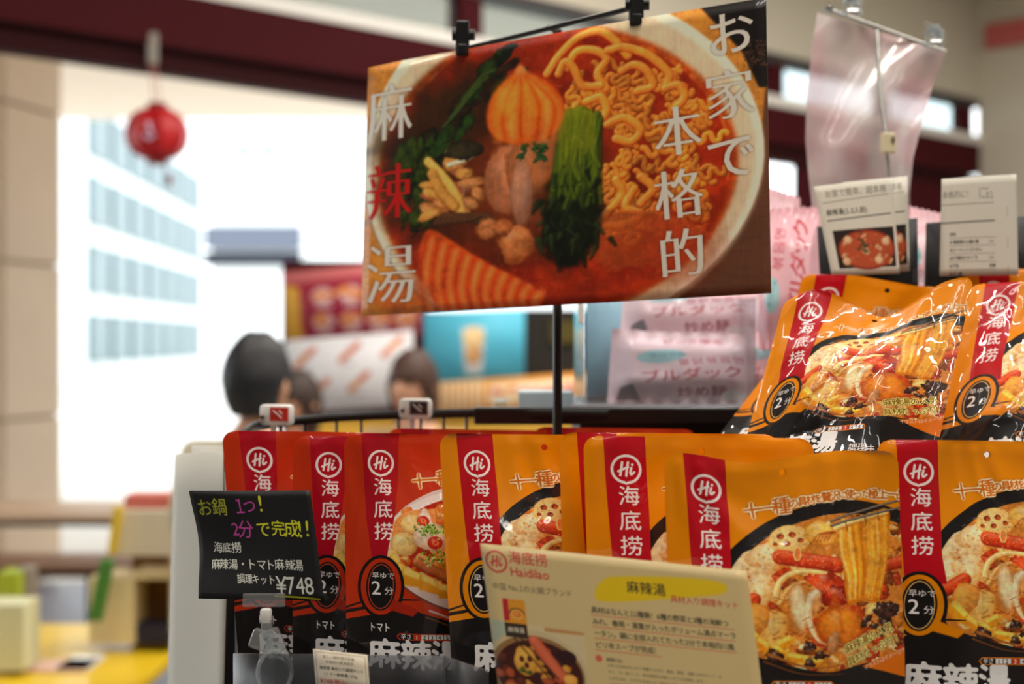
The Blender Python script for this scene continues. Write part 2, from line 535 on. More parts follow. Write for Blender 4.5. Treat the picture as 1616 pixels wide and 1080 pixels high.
        c.poly(c.smooth([(335, 450), (350, 390), (372, 360), (396, 400), (400, 450), (335, 450)]), (255, 246, 236), soft=5)
        for (x, y, r_) in ((362, 424, 30), (414, 528, 36)):
            c.blob(x, y, r_, r_ * .85, (160, 8, 4), (240, 60, 30), rough=.05, spec=.4)
            c.ell(x + 2, y, r_ * .45, r_ * .36, (255, 140, 80), hole=.45, soft=2)
        for i in range(120):
            x, y = (rs.gauss(408, 44), rs.gauss(468, 16)) if i % 3 else (rs.gauss(410, 34), rs.gauss(602, 22))
            c.ell(x, y, 9, 4, rs.choice([(110, 160, 40), (160, 206, 80), (60, 120, 30), (200, 226, 130)]), ang=rr(0, 3), a=.95)
        for k in range(4):
            c.stroke([(484 + 14 * k, 760), (484 + 14 * k, 690)], 5, (190, 150, 30), (250, 236, 140))
        nn = fbm(c.h, c.w, 14, 77, 3) - .5
        Y, X = np.mgrid[0:c.h, 0:c.w].astype(F4)
        nn *= np.clip((1 - np.sqrt(((X - 695) / 500) ** 2 + ((Y - 528) / 255) ** 2)) * 20, 0, 1)
        c.a = np.clip(c.a * (1 + nn * .3)[..., None], 0, 1).astype(F4)
    # black ground with a brushed upper edge
    top = [(-10, 905), (120, 878), (250, 840), (360, 868), (480, 900), (620, 922), (760, 900), (880, 880), (1010, 850)]
    c.poly(c.smooth(top) + [(1010, 1310), (-10, 1310)], INK)
    for (p, w, col) in ((((-10, 868), (90, 846), (220, 806), (330, 800)), 9, INK), (((-10, 850), (100, 812), (230, 780)), 5, INK),
                        (((-10, 888), (110, 862), (240, 826)), 6, bg), (((380, 850), (560, 905), (760, 880)), 6, (190, 110, 40) if org else (220, 190, 180)),
                        (((360, 880), (520, 930), (700, 930)), 4, (120, 70, 30))):
        c.stroke(c.smooth(p), w, col, w1=w * .3)
    if org:
        c.poly([(790, 905), (1010, 830), (1010, 960), (900, 930)], (238, 120, 10), soft=1)
    # stripe with the maker's name
    c.poly([(80, -5), (255, -5), (258, 260), (250, 520), (262, 640), (190, 655), (110, 690), (95, 420)] if org else
           [(80, -5), (262, -5), (250, 260), (226, 420), (196, 560), (184, 640), (130, 680), (100, 420)], stripe)
    hi_logo(c, 172, 145, 58, (255, 246, 240), 12)
    for i, ch in enumerate('海底捞'):
        c.chars([(ch, 178, 262 + 108 * i, 92, 0)], (255, 246, 240), weight=2.2)
    # cooking time badge
    for rx, ry, col in ((104, 150, INK), (90, 136, bg), (66, 116, INK), (58, 108, (248, 200, 120) if org else (214, 80, 50)), (54, 103, INK)):
        c.ell(160, 742, rx, ry, col, ang=.06)
    c.poly([(215, 800), (330, 850), (300, 880), (190, 850)], bg if org else (180, 40, 20), soft=2)
    c.line('早ゆで', 120, 690, 34, (245, 240, 235), weight=.7)
    c.line('2', 116, 748, 92, (255, 252, 248), weight=2.4)
    c.line('分', 174, 762, 42, (245, 240, 235), weight=.7)
    # slogan with cream outline
    if True:
        t1 = '十一種の具材を贅沢に使った極上一品'
        sizes = [84, 66, 84, 46, 48, 48, 40, 48, 48, 38, 46, 38, 38, 50, 50, 44, 48]
        x = 318.0
        it = []
        for ch, sz in zip(t1, sizes):
            f = (x - 318) / 640
            it.append((ch, x + sz * .45, 232 - 58 * math.sin(min(1, f * 1.1) * 1.5) + 12 * f, sz, -.10 + .14 * f))
            x += sz * .82
        c.chars(it, (214, 110, 24), weight=2.2, outline=((15, (110, 50, 6), .85, 3), (8.5, (255, 232, 186), 1.0, 9)))
    if org:
        for txt, x, y, sz in (('麻辣湯の人気', 706, 835, 46), ('具材たっぷり！', 718, 888, 45)):
            c.line(txt, x, y, sz, (150, 110, 20), ang=-.36, weight=1.6, outline=((9, (60, 40, 10), .7, 3), (5, (255, 248, 160), 1, 7)), track=-.06)
        c.line('イラストはイメージです', 800, 915, 25, (235, 230, 225), ang=-.34, track=-.12)
        c.line('マーラー', 104, 950, 46, (250, 248, 245), weight=1.6, sx=.55, a=0)
    else:
        c.line('トマト', 104, 938, 52, (250, 246, 242), weight=2.0, sx=.62)
    # heat scale
    x0 = 240 if not org else 400
    c.poly([(x0, 960), (x0 + 240, 960), (x0 + 254, 976), (x0 + 240, 993), (x0, 993), (x0 - 14, 976)], (238, 130, 20) if org else (210, 60, 30))
    c.poly([(x0 + 4, 964), (x0 + 236, 964), (x0 + 247, 976), (x0 + 236, 989), (x0 + 4, 989), (x0 - 8, 976)], INK)
    c.line('辛さ', x0 + 4, 976, 28, (250, 245, 240), weight=.8, sx=.9)
    lit = 2 if org else 0
    for i in range(5):
        a = x0 + 62 + 36 * i
        c.poly([(a, 965), (a + 33, 965), (a + 33, 988), (a, 988)], (222, 60, 20) if i == lit else (240, 236, 230))
        c.line(str(i + 1), a + 8, 977, 28, INK if i != lit else (255, 240, 230), weight=.6)
    # large product name
    for i, ch in enumerate('麻辣湯'):
        c.chars([(ch, 172 + 142 * i, 1064, 150, 0)], (250, 248, 246), weight=5.0, outline=((3, (250, 248, 246), 1, 6),))
    c.chars([('春', 680, 1100, 70, 0), ('雨', 750, 1100, 70, 0), ('入', 820, 1100, 70, 0), ('り', 886, 1100, 70, 0)], (250, 248, 246), weight=1.4, a=.0)
    c.line('調理キット', 590, 1100, 50, (246, 240, 236), weight=1.2, sx=.9)
    # hang hole
    Y, X = np.mgrid[0:c.h, 0:c.w].astype(F4)
    c.alpha = np.clip(np.sqrt((X - 490) ** 2 + (Y - 62) ** 2) - 14, 0, 1).astype(F4)
    return c

# ---- the large soup poster, painted in the pixel frame of its photograph and brought back to the flat sheet
PQ = [(40, 230), (1400, -5), (1420, 1000), (20, 1075)]
def poster_art():
    W, H = 1400, 950
    c = Canvas(W, H, (196, 128, 50), 1.1)
    def T(x, y):
        u, v = inv_bil(PQ, x, y)
        return u * W, v * H
    def TP(pts):
        return [T(*p) for p in pts]
    rs = random.Random(11)
    # table: ochre cloth at left, dark walnut at right
    n = fbm(c.h, c.w, 220, 9, 4, 30)
    c.a *= (0.9 + 0.2 * n)[..., None]
    c.poly(TP([(1160, -20), (1460, -20), (1460, 300), (1380, 300), (1330, 180)]), (24, 18, 16), soft=3)
    c.poly(TP([(1100, 1050), (1240, 860), (1380, 560), (1400, 300), (1500, 300), (1500, 1100)]), (98, 62, 44), soft=3)
    for i in range(40):
        x = rs.uniform(1150, 1420); y = rs.uniform(560, 1010)
        c.stroke(TP([(x, y), (x + rs.uniform(30, 120), y - rs.uniform(0, 10))]), 2, (80, 48, 34), a=.4)
    for i in range(160):
        x, y = T(rs.uniform(1330, 1420), rs.uniform(140, 230))
        c.ell(x, y, 3, 3, (90, 60, 40), a=.6)
    # bowl: outer, rim, inside
    def ringpts(cx, cy, rx, ry, rot=0, n=70):
        return [(cx + rx * math.cos(t) * math.cos(rot) - ry * math.sin(t) * math.sin(rot),
                 cy + rx * math.cos(t) * math.sin(rot) + ry * math.sin(t) * math.cos(rot)) for t in np.linspace(0, 2 * math.pi, n)[:-1]]
    c.poly(TP(ringpts(712, 560, 690, 590, -.18)), (150, 128, 104), soft=5)
    c.poly(TP(ringpts(712, 548, 688, 585, -.18)), (226, 210, 184), soft=3)
    c.poly(TP(ringpts(712, 560, 662, 556, -.18)), (206, 184, 150), soft=6)
    c.poly(TP(ringpts(700, 585, 622, 500, -.18)), (176, 72, 18), soft=7)
    c.poly(TP(ringpts(700, 590, 606, 484, -.18)), (150, 40, 10), soft=8)
    Y, X = np.mgrid[0:c.h, 0:c.w].astype(F4)
    nn = fbm(c.h, c.w, 60, 4, 4)
    red = (c.a[..., 0] - c.a[..., 1] * 1.4 > .2)[..., None]
    c.a += ((nn - .5)[..., None] * np.array([.25, .14, .03], F4)) * red
    # oily rim glow
    for i in range(60):
        a = rs.uniform(-2.6, .9)
        x, y = 700 + 590 * math.cos(a), 575 + 470 * math.sin(a) - 40 * math.cos(a)
        x, y = T(x, y)
        c.ell(x, y, rs.uniform(6, 26), rs.uniform(3, 9), (214, 110, 36), ang=a + 1.5, a=.35, soft=6)
    # dark broth on the left, greens behind
    def B(x, y, rx, ry, lo, hi, **k):
        x, y = T(x, y)
        c.blob(x, y, rx, ry, lo, hi, **k)
    def S(pts, w, lo, hi=None, **k):
        c.stroke(c.smooth(TP(pts), 6), w, lo, hi, **k)
    B(330, 450, 250, 180, (20, 16, 8), (66, 34, 12), ang=-.6, soft=60, rough=.3)
    B(300, 650, 190, 170, (30, 20, 8), (80, 46, 20), soft=60, rough=.3)
    B(640, 650, 300, 260, (60, 20, 6), (120, 50, 16), soft=80, rough=.3)
    for i in range(46):
        t = rs.random()
        x = 560 - 380 * t + rs.uniform(-40, 40); y = 230 + 380 * t + rs.uniform(-50, 60)
        g = rs.choice([((6, 14, 4), (40, 72, 20)), ((10, 20, 6), (44, 64, 18)), ((16, 10, 6), (50, 32, 16)), ((4, 8, 4), (20, 30, 12))])
        B(x, y, rs.uniform(24, 60), rs.uniform(14, 30), *g, ang=-.8 + rs.uniform(-.5, .5), seed=i, rough=.4, soft=5)
    for i in range(26):
        x = 215 + rs.uniform(-50, 60); y = 600 + rs.uniform(-110, 150)
        B(x, y, rs.uniform(10, 24), rs.uniform(26, 56), (8, 14, 2), (58, 76, 20), ang=rs.uniform(-.4, .5), seed=i, rough=.4, soft=5)
    for i in range(5):
        S([(520 - i * 26, 236 + i * 26), (470 - i * 22, 262 + i * 30), (430 - i * 24, 310 + i * 30)], 7, (16, 28, 6), (66, 86, 34), soft=6)
    # mushrooms, onion and meat on the left
    for i in range(22):
        x = 350 + rs.uniform(-80, 110); y = 610 + rs.uniform(-70, 120)
        g = rs.choice([((110, 56, 18), (206, 138, 80)), ((90, 40, 20), (170, 96, 66)), ((130, 70, 20), (222, 160, 80))])
        B(x, y, rs.uniform(26, 60), rs.uniform(14, 28), *g, ang=rs.uniform(-.5, .9), seed=i, rough=.3, soft=5)
    S([(345, 520), (390, 500), (440, 520), (400, 545), (350, 560)], 9, (140, 130, 100), (226, 220, 190), soft=4)
    B(410, 510, 70, 34, (10, 10, 8), (60, 52, 30), rough=.3)
    S([(275, 548), (330, 600), (375, 660), (400, 730)], 17, (150, 90, 20), (240, 190, 100), soft=5)
    S([(290, 590), (320, 650), (370, 700)], 20, (120, 70, 20), (206, 150, 70), soft=5)
    for i in range(8):
        S([(300 + i * 18, 760 - i * 2), (330 + i * 22, 730), (380 + i * 20, 740 + i * 4)], 9, (40, 26, 14), (96, 60, 36), soft=4)
    # noodles
    rn = random.Random(3)
    for i in range(150):
        f = rn.random()
        x = 760 + 440 * rn.random(); y = 210 + 560 * f
        if ((x - 1000) / 260) ** 2 + ((y - 480) / 330) ** 2 > 1.05 or (x < 890 and y > 360):
            continue
        p = noodle_path(rn, x, y, rn.uniform(90, 200), rn.uniform(1.3, 2.1), rn.uniform(80, 120), rn.uniform(-.5, 1.4))
        q = [T(a, b) for a, b in p]
        q = [(a, b) for a, b in q if b > 0]
        if len(q) > 2:
            d = rn.uniform(.75, 1.05)
            c.stroke(q, rn.uniform(9.5, 12), (130 * d, 44 * d, 6), (248 * d, 150 * d, 50 * d), soft=2.5, spec=.22)
    for pts in ([(700, 250), (740, 190), (800, 130), (870, 105), (920, 130), (970, 190)], [(770, 230), (800, 175), (860, 170), (900, 200), (870, 250), (900, 300)],
                [(740, 250), (760, 210), (790, 230), (820, 290), (880, 290)], [(905, 170), (960, 160), (1040, 190), (1100, 250), (1090, 300)],
                [(950, 240), (990, 220), (1030, 240), (1050, 290), (1000, 310)], [(1090, 300), (1130, 290), (1150, 330), (1120, 370)],
                [(900, 420), (960, 400), (1010, 440), (980, 480), (930, 470)], [(930, 610), (950, 660), (900, 720), (880, 750)], [(990, 640), (960, 700), (1010, 730), (960, 760), (900, 765)],
                [(1010, 600), (1050, 640), (1010, 690)], [(830, 345), (880, 330), (900, 370), (890, 400)]):
        S(pts, 15, (150, 50, 6), (252, 158, 58), soft=3, spec=.3)
    # lower right: soft noodles under broth
    for i in range(34):
        r = 60 + i * 9
        p = [(980 + r * math.cos(t) * .9, 940 - r * .62 * math.sin(t)) for t in np.linspace(.5 + rs.uniform(0, .5), 2.2 + rs.uniform(0, .6), 9)]
        S(p, 6, (132, 46, 16), (186, 92, 40), a=.5, soft=6)
    B(1120, 830, 120, 120, (120, 30, 10), (170, 60, 24), soft=70, a=.7)
    # meat balls
    B(565, 610, 84, 130, (96, 44, 18), (206, 128, 84), soft=6, rough=.16, spec=.1)
    B(650, 560, 96, 110, (80, 34, 12), (190, 112, 62), soft=7, rough=.16, spec=.12, ang=.4)
    B(610, 660, 40, 130, (90, 52, 34), (196, 140, 110), soft=14, a=.8)
    for i in range(16):
        B(620 + rs.uniform(-40, 80), 505 + rs.uniform(-26, 40), rs.uniform(9, 20), rs.uniform(5, 10), (10, 30, 10), (50, 90, 40), ang=rs.uniform(-1, 1), soft=3, rough=.5)
    B(590, 825, 62, 72, (120, 50, 12), (214, 130, 70), soft=6, rough=.3, spec=.15)
    B(490, 775, 40, 38, (120, 60, 20), (206, 130, 76), soft=6, rough=.3)
    B(545, 770, 36, 30, (100, 44, 16), (190, 110, 60), soft=6, rough=.3)
    # greens in the middle
    B(785, 720, 96, 185, (5, 10, 4), (24, 34, 12), soft=22, rough=.4)
    for i in range(60):
        t = rs.random()
        x = 742 + 132 * t; y0 = 395 - 22 * math.sin(t * 3.1) + rs.uniform(-8, 30); L = rs.uniform(120, 330)
        lit = max(0, 1 - (y0 + L * .4 - 400) / 330)
        S([(x + 6, y0), (x + rs.uniform(-6, 6), y0 + L * .35), (x - 8 + rs.uniform(-14, 14), y0 + L * .7), (x - 14 + rs.uniform(-22, 22), y0 + L)],
          rs.uniform(4, 9), (16, 28, 4), (40 + 74 * lit, 58 + 76 * lit, 14 + 8 * lit), w1=rs.uniform(5, 12), soft=8, spec=.05, a=.9)
    for i in range(24):
        t = i / 23
        S([(752 + 108 * t, 392 - 20 * math.sin(t * 3.1)), (750 + 112 * t, 440), (746 + 118 * t + rs.uniform(-4, 4), rs.uniform(480, 600))], 5, (84, 92, 10), (154, 156, 26), soft=9, w1=2, a=.5)
    for i in range(60):
        x, y = 785 + rs.gauss(0, 58), 760 + rs.gauss(0, 80)
        if y > 890: continue
        S([(x, y), (x + rs.uniform(-26, 26), y + rs.uniform(14, 50))], rs.uniform(6, 15), (3, 8, 2), rs.choice([(28, 42, 14), (44, 60, 22), (16, 26, 10)]), soft=6, w1=4, spec=.08)
    # onion-shaped orange dumpling
    out = [(606, 222), (640, 250), (690, 272), (738, 312), (756, 370), (742, 428), (705, 462), (640, 484), (560, 484), (512, 458), (490, 415), (498, 350), (534, 292), (580, 250)]
    c.poly([T(*p) for p in c.smooth(out + [out[0]], 6)], (214, 84, 14), soft=5)
    B(622, 372, 118, 104, (190, 62, 6), (250, 128, 30), soft=26, rough=.05, a=.9)
    for i, (bx, mid) in enumerate(((520, 530), (575, 585), (640, 640), (700, 700), (738, 736))):
        S([(609, 240), (609 + (mid - 609) * .55, 290), (mid, 350), (bx, 410), (bx * .85 + 615 * .15, 466)], 6, (250, 150, 60) if i % 2 == 0 else (255, 176, 90), w1=17, soft=16, a=.55)
    for i, (bx, mid) in enumerate(((545, 556), (608, 612), (672, 672), (722, 722))):
        S([(609, 240), (609 + (mid - 609) * .55, 290), (mid, 350), (bx, 410), (bx * .85 + 615 * .15, 466)], 3, (176, 50, 4), w1=6, soft=7, a=.55)
    c.poly([T(*p) for p in [(590, 250), (607, 212), (628, 250)]], (244, 150, 80), soft=6)
    B(560, 330, 44, 60, (226, 110, 20), (255, 176, 70), soft=26, a=.6)
    # grilled sausage, lower left
    out = [(238, 850), (262, 790), (300, 784), (380, 830), (470, 885), (560, 930), (650, 975), (684, 1012), (660, 1040), (560, 1060), (430, 1068), (330, 1062), (262, 960)]
    c.poly([T(*p) for p in c.smooth(out + [out[0]], 6)], (214, 84, 20), soft=4)
    for i in range(10):
        x = 256 + i * 43
        S([(x + 14, 800 + i * 20), (x - 4, 880 + i * 14), (x - 12, 960 + i * 8), (x + 6, 1056)], 11, (176, 52, 16), soft=11, a=.6)
        S([(x + 32, 815 + i * 20), (x + 16, 880 + i * 14), (x + 10, 960 + i * 8), (x + 26, 1050)], 9, (244, 150, 84), soft=13, a=.7)
    B(180, 1000, 120, 60, (120, 40, 14), (180, 80, 36), soft=30, a=.6)
    # faint vertical glare of the laminate, painted into the artwork
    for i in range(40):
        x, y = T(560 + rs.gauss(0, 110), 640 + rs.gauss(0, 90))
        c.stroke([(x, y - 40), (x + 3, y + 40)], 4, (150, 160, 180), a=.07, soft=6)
    c.a[:] = np.stack([gauss(c.a[..., i], 1.3) for i in range(3)], -1)
    nn = fbm(c.h, c.w, 16, 71, 3) - .5
    n2 = fbm(c.h, c.w, 90, 72, 3) - .5
    st = fbm(c.h, c.w, 5, 73, 2, 60) - .5
    ins = gauss(np.clip((c.a[..., 0] - c.a[..., 2]) * 3 - .3, 0, 1), 3)
    c.a *= (1 + (nn * .20 + n2 * .3) * ins + st * .08)[..., None]
    gl = np.clip((fbm(c.h, c.w, 20, 79, 2, 12) - .74) * 8, 0, 1) * ins
    c.a += (c3((250, 200, 150)) - c.a) * (gl * .12)[..., None]
    c.a = np.clip(c.a * 1.24, 0, 1) ** 1.06
    # lettering, brush-serif
    sm = [('麻', 128, 385, 236), ('湯', 132, 935, 246)]
    for ch, x, y, s_ in sm:
        x, y = T(x, y)
        c.chars([(ch, x, y, s_, 0, .80)], (246, 240, 226), weight=.6, thin=4, fat=3, outline=((9, (60, 30, 10), .35, 2),))
    x, y = T(125, 655)
    c.chars([('辣', x, y, 226, 0, .82)], (216, 26, 20), weight=.6, thin=3, fat=3, outline=((9, (60, 20, 10), .3, 2),))
    for ch, x, y, s_, w in (('お', 1292, 118, 158, 1), ('家', 1290, 325, 176, .92), ('で', 1296, 535, 164, 1), ('本', 1128, 448, 180, .90), ('格', 1132, 662, 180, .90), ('的', 1142, 864, 176, .88)):
        x, y = T(x, y)
        c.chars([(ch, x, y, s_, -.06, w)], (244, 236, 218), weight=.6, thin=3 if ch in '家本格的' else 0, fat=3 if ch in '家本格的' else 2, outline=((9, (70, 30, 10), .35, 2),))
    return c

CQ = [(28, 28), (1540, 185), (1675, 1235), (158, 1068)]
def info_art():
    W, H = 1512, 1050
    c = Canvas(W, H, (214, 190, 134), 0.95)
    def T(x, y):
        u, v = inv_bil(CQ, x, y)
        return u * W, v * H
    red = (204, 66, 62)
    x, y = T(122, 133); hi_logo(c, x, y, 58, red, 12)
    x, y = T(190, 108)
    c.line('海底捞', x, y, 82, red, weight=2.2, sx=.93)
    x, y = T(200, 188)
    c.line('Haidilao', x, y, 76, red, weight=2.6, sx=.9, track=-.01)
    x, y = T(98, 272); c.line('中国 No.１の火鍋ブランド', x, y, 44, (70, 64, 56), sx=.93, track=-.01)
    # marker
    c.poly([T(*p) for p in c.smooth([(690, 300), (712, 262), (760, 226), (900, 218), (1100, 222), (1280, 232), (1390, 252), (1432, 282), (1400, 318), (1300, 330), (1100, 346), (900, 360), (740, 362), (694, 344), (690, 300)])], (232, 196, 20), soft=5)
    x, y = T(864, 275); c.line('麻辣湯', x, y + 2, 78, (56, 50, 40), weight=1.6, sx=.95)
    x, y = T(1110, 345); c.line('具材入り調理キット', x, y, 46, (196, 60, 56), weight=1.0, sx=.96, track=-.03)
    L = ['具材はなんと１１種類！6種の野菜と3種の海鮮つ', 'みれ、春雨・湯葉が入ったボリューム満点マーラ', 'ータン。鍋に全部入れてたった2分で本格四川風', 'ピリ辛スープが完成！']
    for i, t in enumerate(L):
        x, y = T(664 + i * 8, 408 + i * 66)
        w = c.line(t, x, y, 41, (48, 42, 34), weight=1.1, sx=.93, track=-.035)
        c.stroke([(x, y + 30), (x + (800 if i < 3 else w), y + 30)], 1.8, (200, 50, 50))
    x, y = T(710, 684); c.ell(x, y, 20, 20, (214, 100, 80))
    x, y = T(752, 690); c.line('調理方法：', x, y, 24, (60, 54, 46), weight=.5, sx=.9)
    for i, t in enumerate(['１.別に水500mlを入れて沸騰させます。春雨、野菜、海鮮つみれセット、か', 'やく、ラー油ソース、粉末調味料の順に入れて2分加熱します。', '2.火を止め、ゴマだれを加えよく混ぜてお召し上がりください。', '3.お好みで黒酢を加えてください。']):
        x, y = T(756 + 6 * i, 722 + 36 * i); c.line(t, x, y, 21, (70, 64, 54), sx=.92)
    # small photograph of the dish
    Q = [(90, 462), (622, 540), (700, 1160), (175, 1090)]
    c.poly([T(*p) for p in Q], (214, 196, 150))
    c.poly([T(*p) for p in [(90, 462), (230, 480), (260, 640), (110, 640)]], (176, 186, 160), soft=4)
    c.poly([T(*p) for p in [(400, 510), (622, 540), (626, 556), (402, 532)]], (196, 140, 80), soft=3)
    x, y = T(360, 760)
    c.ell(x, y, 292, 232, (206, 186, 140)); c.ell(x, y + 6, 270, 210, (150, 110, 66)); c.ell(x + 8, y + 12, 250, 190, (66, 26, 20))
    rs = random.Random(8)
    for i in range(40):
        X_, Y_ = T(rs.uniform(130, 620), rs.uniform(620, 860))
        if ((X_ - x) / 235) ** 2 + ((Y_ - y - 12) / 175) ** 2 > 1: continue
        c.blob(X_, Y_, rs.uniform(20, 50), rs.uniform(14, 30), *rs.choice([((150, 80, 10), (232, 168, 70)), ((110, 40, 20), (190, 90, 50)), ((60, 20, 14), (110, 50, 30))]), ang=rs.uniform(-1, 1), seed=i)
    X_, Y_ = T(290, 700); c.blob(X_, Y_, 66, 84, (196, 120, 20), (240, 184, 80))
    for dx, dy in ((-20, -10), (25, -14), (4, 24)): c.ell(X_ + dx, Y_ + dy, 14, 18, (90, 40, 20))
    c.stroke([T(345, 590), T(500, 790)], 34, (170, 50, 30), (230, 120, 80))
    X_, Y_ = T(445, 690); c.ell(X_ + 80, Y_ - 20, 60, 40, (50, 20, 24))
    X_, Y_ = T(550, 810); c.blob(X_, Y_, 40, 36, (206, 120, 30), (250, 190, 90))
    X_, Y_ = T(290, 750)
    for i in range(8): c.blob(X_ + rs.uniform(-30, 30), Y_ + rs.uniform(-10, 16), 14, 8, (40, 50, 14), (96, 110, 40), ang=rs.uniform(-1, 1))
    c.stroke([T(225, 570), T(430, 800)], 4, (60, 40, 30)); c.stroke([T(265, 570), T(480, 800)], 4, (60, 40, 30))
    c.poly([T(*p) for p in [(152, 344), (284, 356), (308, 575), (178, 560)]], (226, 150, 40))
    c.poly([T(*p) for p in [(156, 344), (186, 346), (200, 470), (168, 470)]], (190, 40, 50))
    X_, Y_ = T(240, 430); c.ell(X_, Y_, 44, 30, (50, 30, 20)); c.ell(X_, Y_ + 6, 40, 30, (234, 170, 80)); c.blob(X_, Y_ + 4, 24, 18, (190, 70, 20), (240, 150, 60))
    c.poly([T(*p) for p in [(168, 480), (296, 494), (308, 575), (178, 560)]], (56, 44, 36))
    X_, Y_ = T(188, 520); c.line('麻辣湯', X_, Y_, 36, (226, 214, 190), weight=1, sx=.9)
    return c

BQ = [(40, 52), (670, 48), (745, 638), (92, 620)]
def black_art():
    W, H = 640, 580
    c = Canvas(W, H, (20, 21, 22), 1.2)
    def T(x, y):
        u, v = inv_bil(BQ, x, y)
        return u * W, v * H
    def L(t, x, y, s_, col, w=2.0, sx=.85, seed=1, jit=.05, track=-.06):
        x, y = T(x, y); return c.line(t, x, y, s_, col, weight=w, sx=sx, jit=jit, seed=seed, track=track)
    ye, pk, wh = (214, 214, 40), (196, 70, 160), (214, 216, 206)
    L('お鍋', 78, 138, 98, (178, 182, 50), 2.2)
    L('１', 282, 130, 100, pk, 1.4); L('つ', 322, 130, 84, pk, 1.4, sx=.8); L('!', 398, 112, 120, ye, 3.4)
    L('2分', 258, 258, 100, pk, 1.6, sx=.8, seed=4); L('で完成', 384, 256, 94, ye, 2.4, seed=3, sx=.86); L('!!', 606, 250, 120, ye, 3.6, track=.08)
    L('海底撈', 150, 352, 62, wh, 1.6, seed=5, sx=.86)
    L('麻辣湯・トマト麻辣湯', 142, 440, 62, wh, 1.6, seed=6, sx=.84)
    L('調理キット', 290, 520, 58, wh, 1.6, seed=7, sx=.72)
    L('¥748', 490, 552, 128, wh, 1.2, sx=.78, seed=9, jit=.03)
    c.stroke([T(488, 612), T(600, 618), T(724, 630)], 5, ye, soft=2)
    return c

def flyer_art(k):
    W, H = 500, 520
    c = Canvas(W, H, (232, 228, 214), 1.3)
    g = (130, 126, 118)
    if k == 0:
        c.line('お家で簡単、超本格', 60, 52, 48, g, weight=.4, sx=.92)
        c.stroke([(36, 100), (470, 84)], 1.8, (110, 106, 100))
        c.line('麻辣湯(１-2人前)', 48, 158, 40, (46, 42, 40), weight=1.2, sx=.95)
        c.stroke([(46, 204), (470, 190)], 3.5, (90, 88, 84))
        c.poly([(66, 262), (480, 262), (480, 480), (66, 480)], (40, 26, 22))
        c.ell(280, 380, 200, 112, (150, 50, 24), soft=3); c.ell(280, 380, 186, 100, (196, 84, 44), soft=3)
        rs = random.Random(2)
        for i in range(46):
            x, y = rs.uniform(110, 450), rs.uniform(300, 460)
            c.blob(x, y, rs.uniform(10, 24), rs.uniform(8, 16), *rs.choice([((150, 50, 20), (220, 110, 60)), ((170, 90, 50), (236, 190, 140)), ((120, 40, 16), (200, 84, 40))]), ang=rs.uniform(-1, 1), seed=i)
        for x, y in ((160, 320), (360, 440), (420, 340), (130, 440)): c.blob(x, y, 30, 24, (190, 110, 70), (250, 214, 170))
        for i in range(16): c.blob(262 + rs.gauss(0, 16), 360 + rs.gauss(0, 34), 10, 6, (14, 30, 14), (60, 90, 50), ang=rs.uniform(-1, 1))
    else:
        c.line('本格的に！', 6, 88, 44, g, weight=.4, sx=.9)
        c.stroke([(256, 60), (256, 114)], 1.6, (80, 78, 74)); c.line('Recipe', 268, 64, 16, (70, 68, 64)); c.line('No.', 268, 110, 18, (70, 68, 64)); c.line('0１', 296, 100, 50, g, sx=.95)
        c.stroke([(0, 140), (346, 140)], 1.6, (110, 106, 100)); c.stroke([(0, 238), (350, 234)], 4.5, (120, 118, 112))
        y = 300
        for i, (t, q) in enumerate((('材料', ''), ('★海底撈の火鍋の素', '１/2'), ('★ピーナッツゴマダレ', ''), ('(お子様向けタイプ)', '１/3'), ('★牛乳', '適量'), ('★ポン酢', ''))):
            c.line(t, 60, y, 23, (46, 42, 40), weight=.9, sx=.92)
            c.line(q, 316, y, 21, (60, 56, 52), weight=.5)
            c.stroke([(58, y + 20), (358, y + 20)], 1.2, (120, 116, 110)); y += 42
        for yy in (170, 330, 480):
            for j in range(4): c.ell(436, yy + 14 * j, 2.5, 4, (130, 126, 118))
    return c

def tag_art():
    c = Canvas(290, 200, (226, 214, 190), 2.0)
    for a, b in (((12, 12), (278, 12)), ((278, 12), (278, 190)), ((12, 190), (12, 12))): c.stroke([a, b], 1, (80, 70, 60))
    c.line('新しい鍋料理の定番', 50, 34, 19, (70, 60, 50)); c.line('本格四川風海底撈', 62, 58, 19, (70, 60, 50))
    c.line('海底撈 具材入り調理キット', 26, 92, 20, (50, 44, 38), weight=.8, track=-.02); c.line('(トマト麻辣湯) 255g', 50, 122, 20, (50, 44, 38), weight=.8)
    c.line('¥748(税込)', 26, 160, 30, (200, 40, 30), weight=1)
    return c

def pink_art():
    W, H = 700, 640
    c = Canvas(W, H, (252, 214, 222), .8)
    n = fbm(c.h, c.w, 140, 7)
    c.a += (n - .5)[..., None] * .06
    c.line('ブルダック', 150, 430, 110, (190, 40, 54), ang=-.12, weight=2.2, sx=.95, track=-.05)
    c.line('炒め麺', 330, 540, 84, (150, 40, 60), ang=-.06, weight=2, sx=.95)
    c.ell(250, 250, 120, 56, (170, 214, 222), ang=-.2, soft=4); c.line('クリーム', 190, 256, 46, (80, 150, 170), ang=-.2, weight=1)
    c.line('불닭볶음면', 330, 300, 66, (206, 110, 130), ang=-.12, weight=1.2)
    c.line('ピンク限定', 250, 110, 60, (206, 90, 110), ang=-.05, weight=1.6)
    c.ell(600, 560, 60, 40, (250, 240, 240), soft=4); c.poly([(40, 600), (60, 500), (120, 480), (160, 600)], (120, 110, 120), soft=3)
    return c

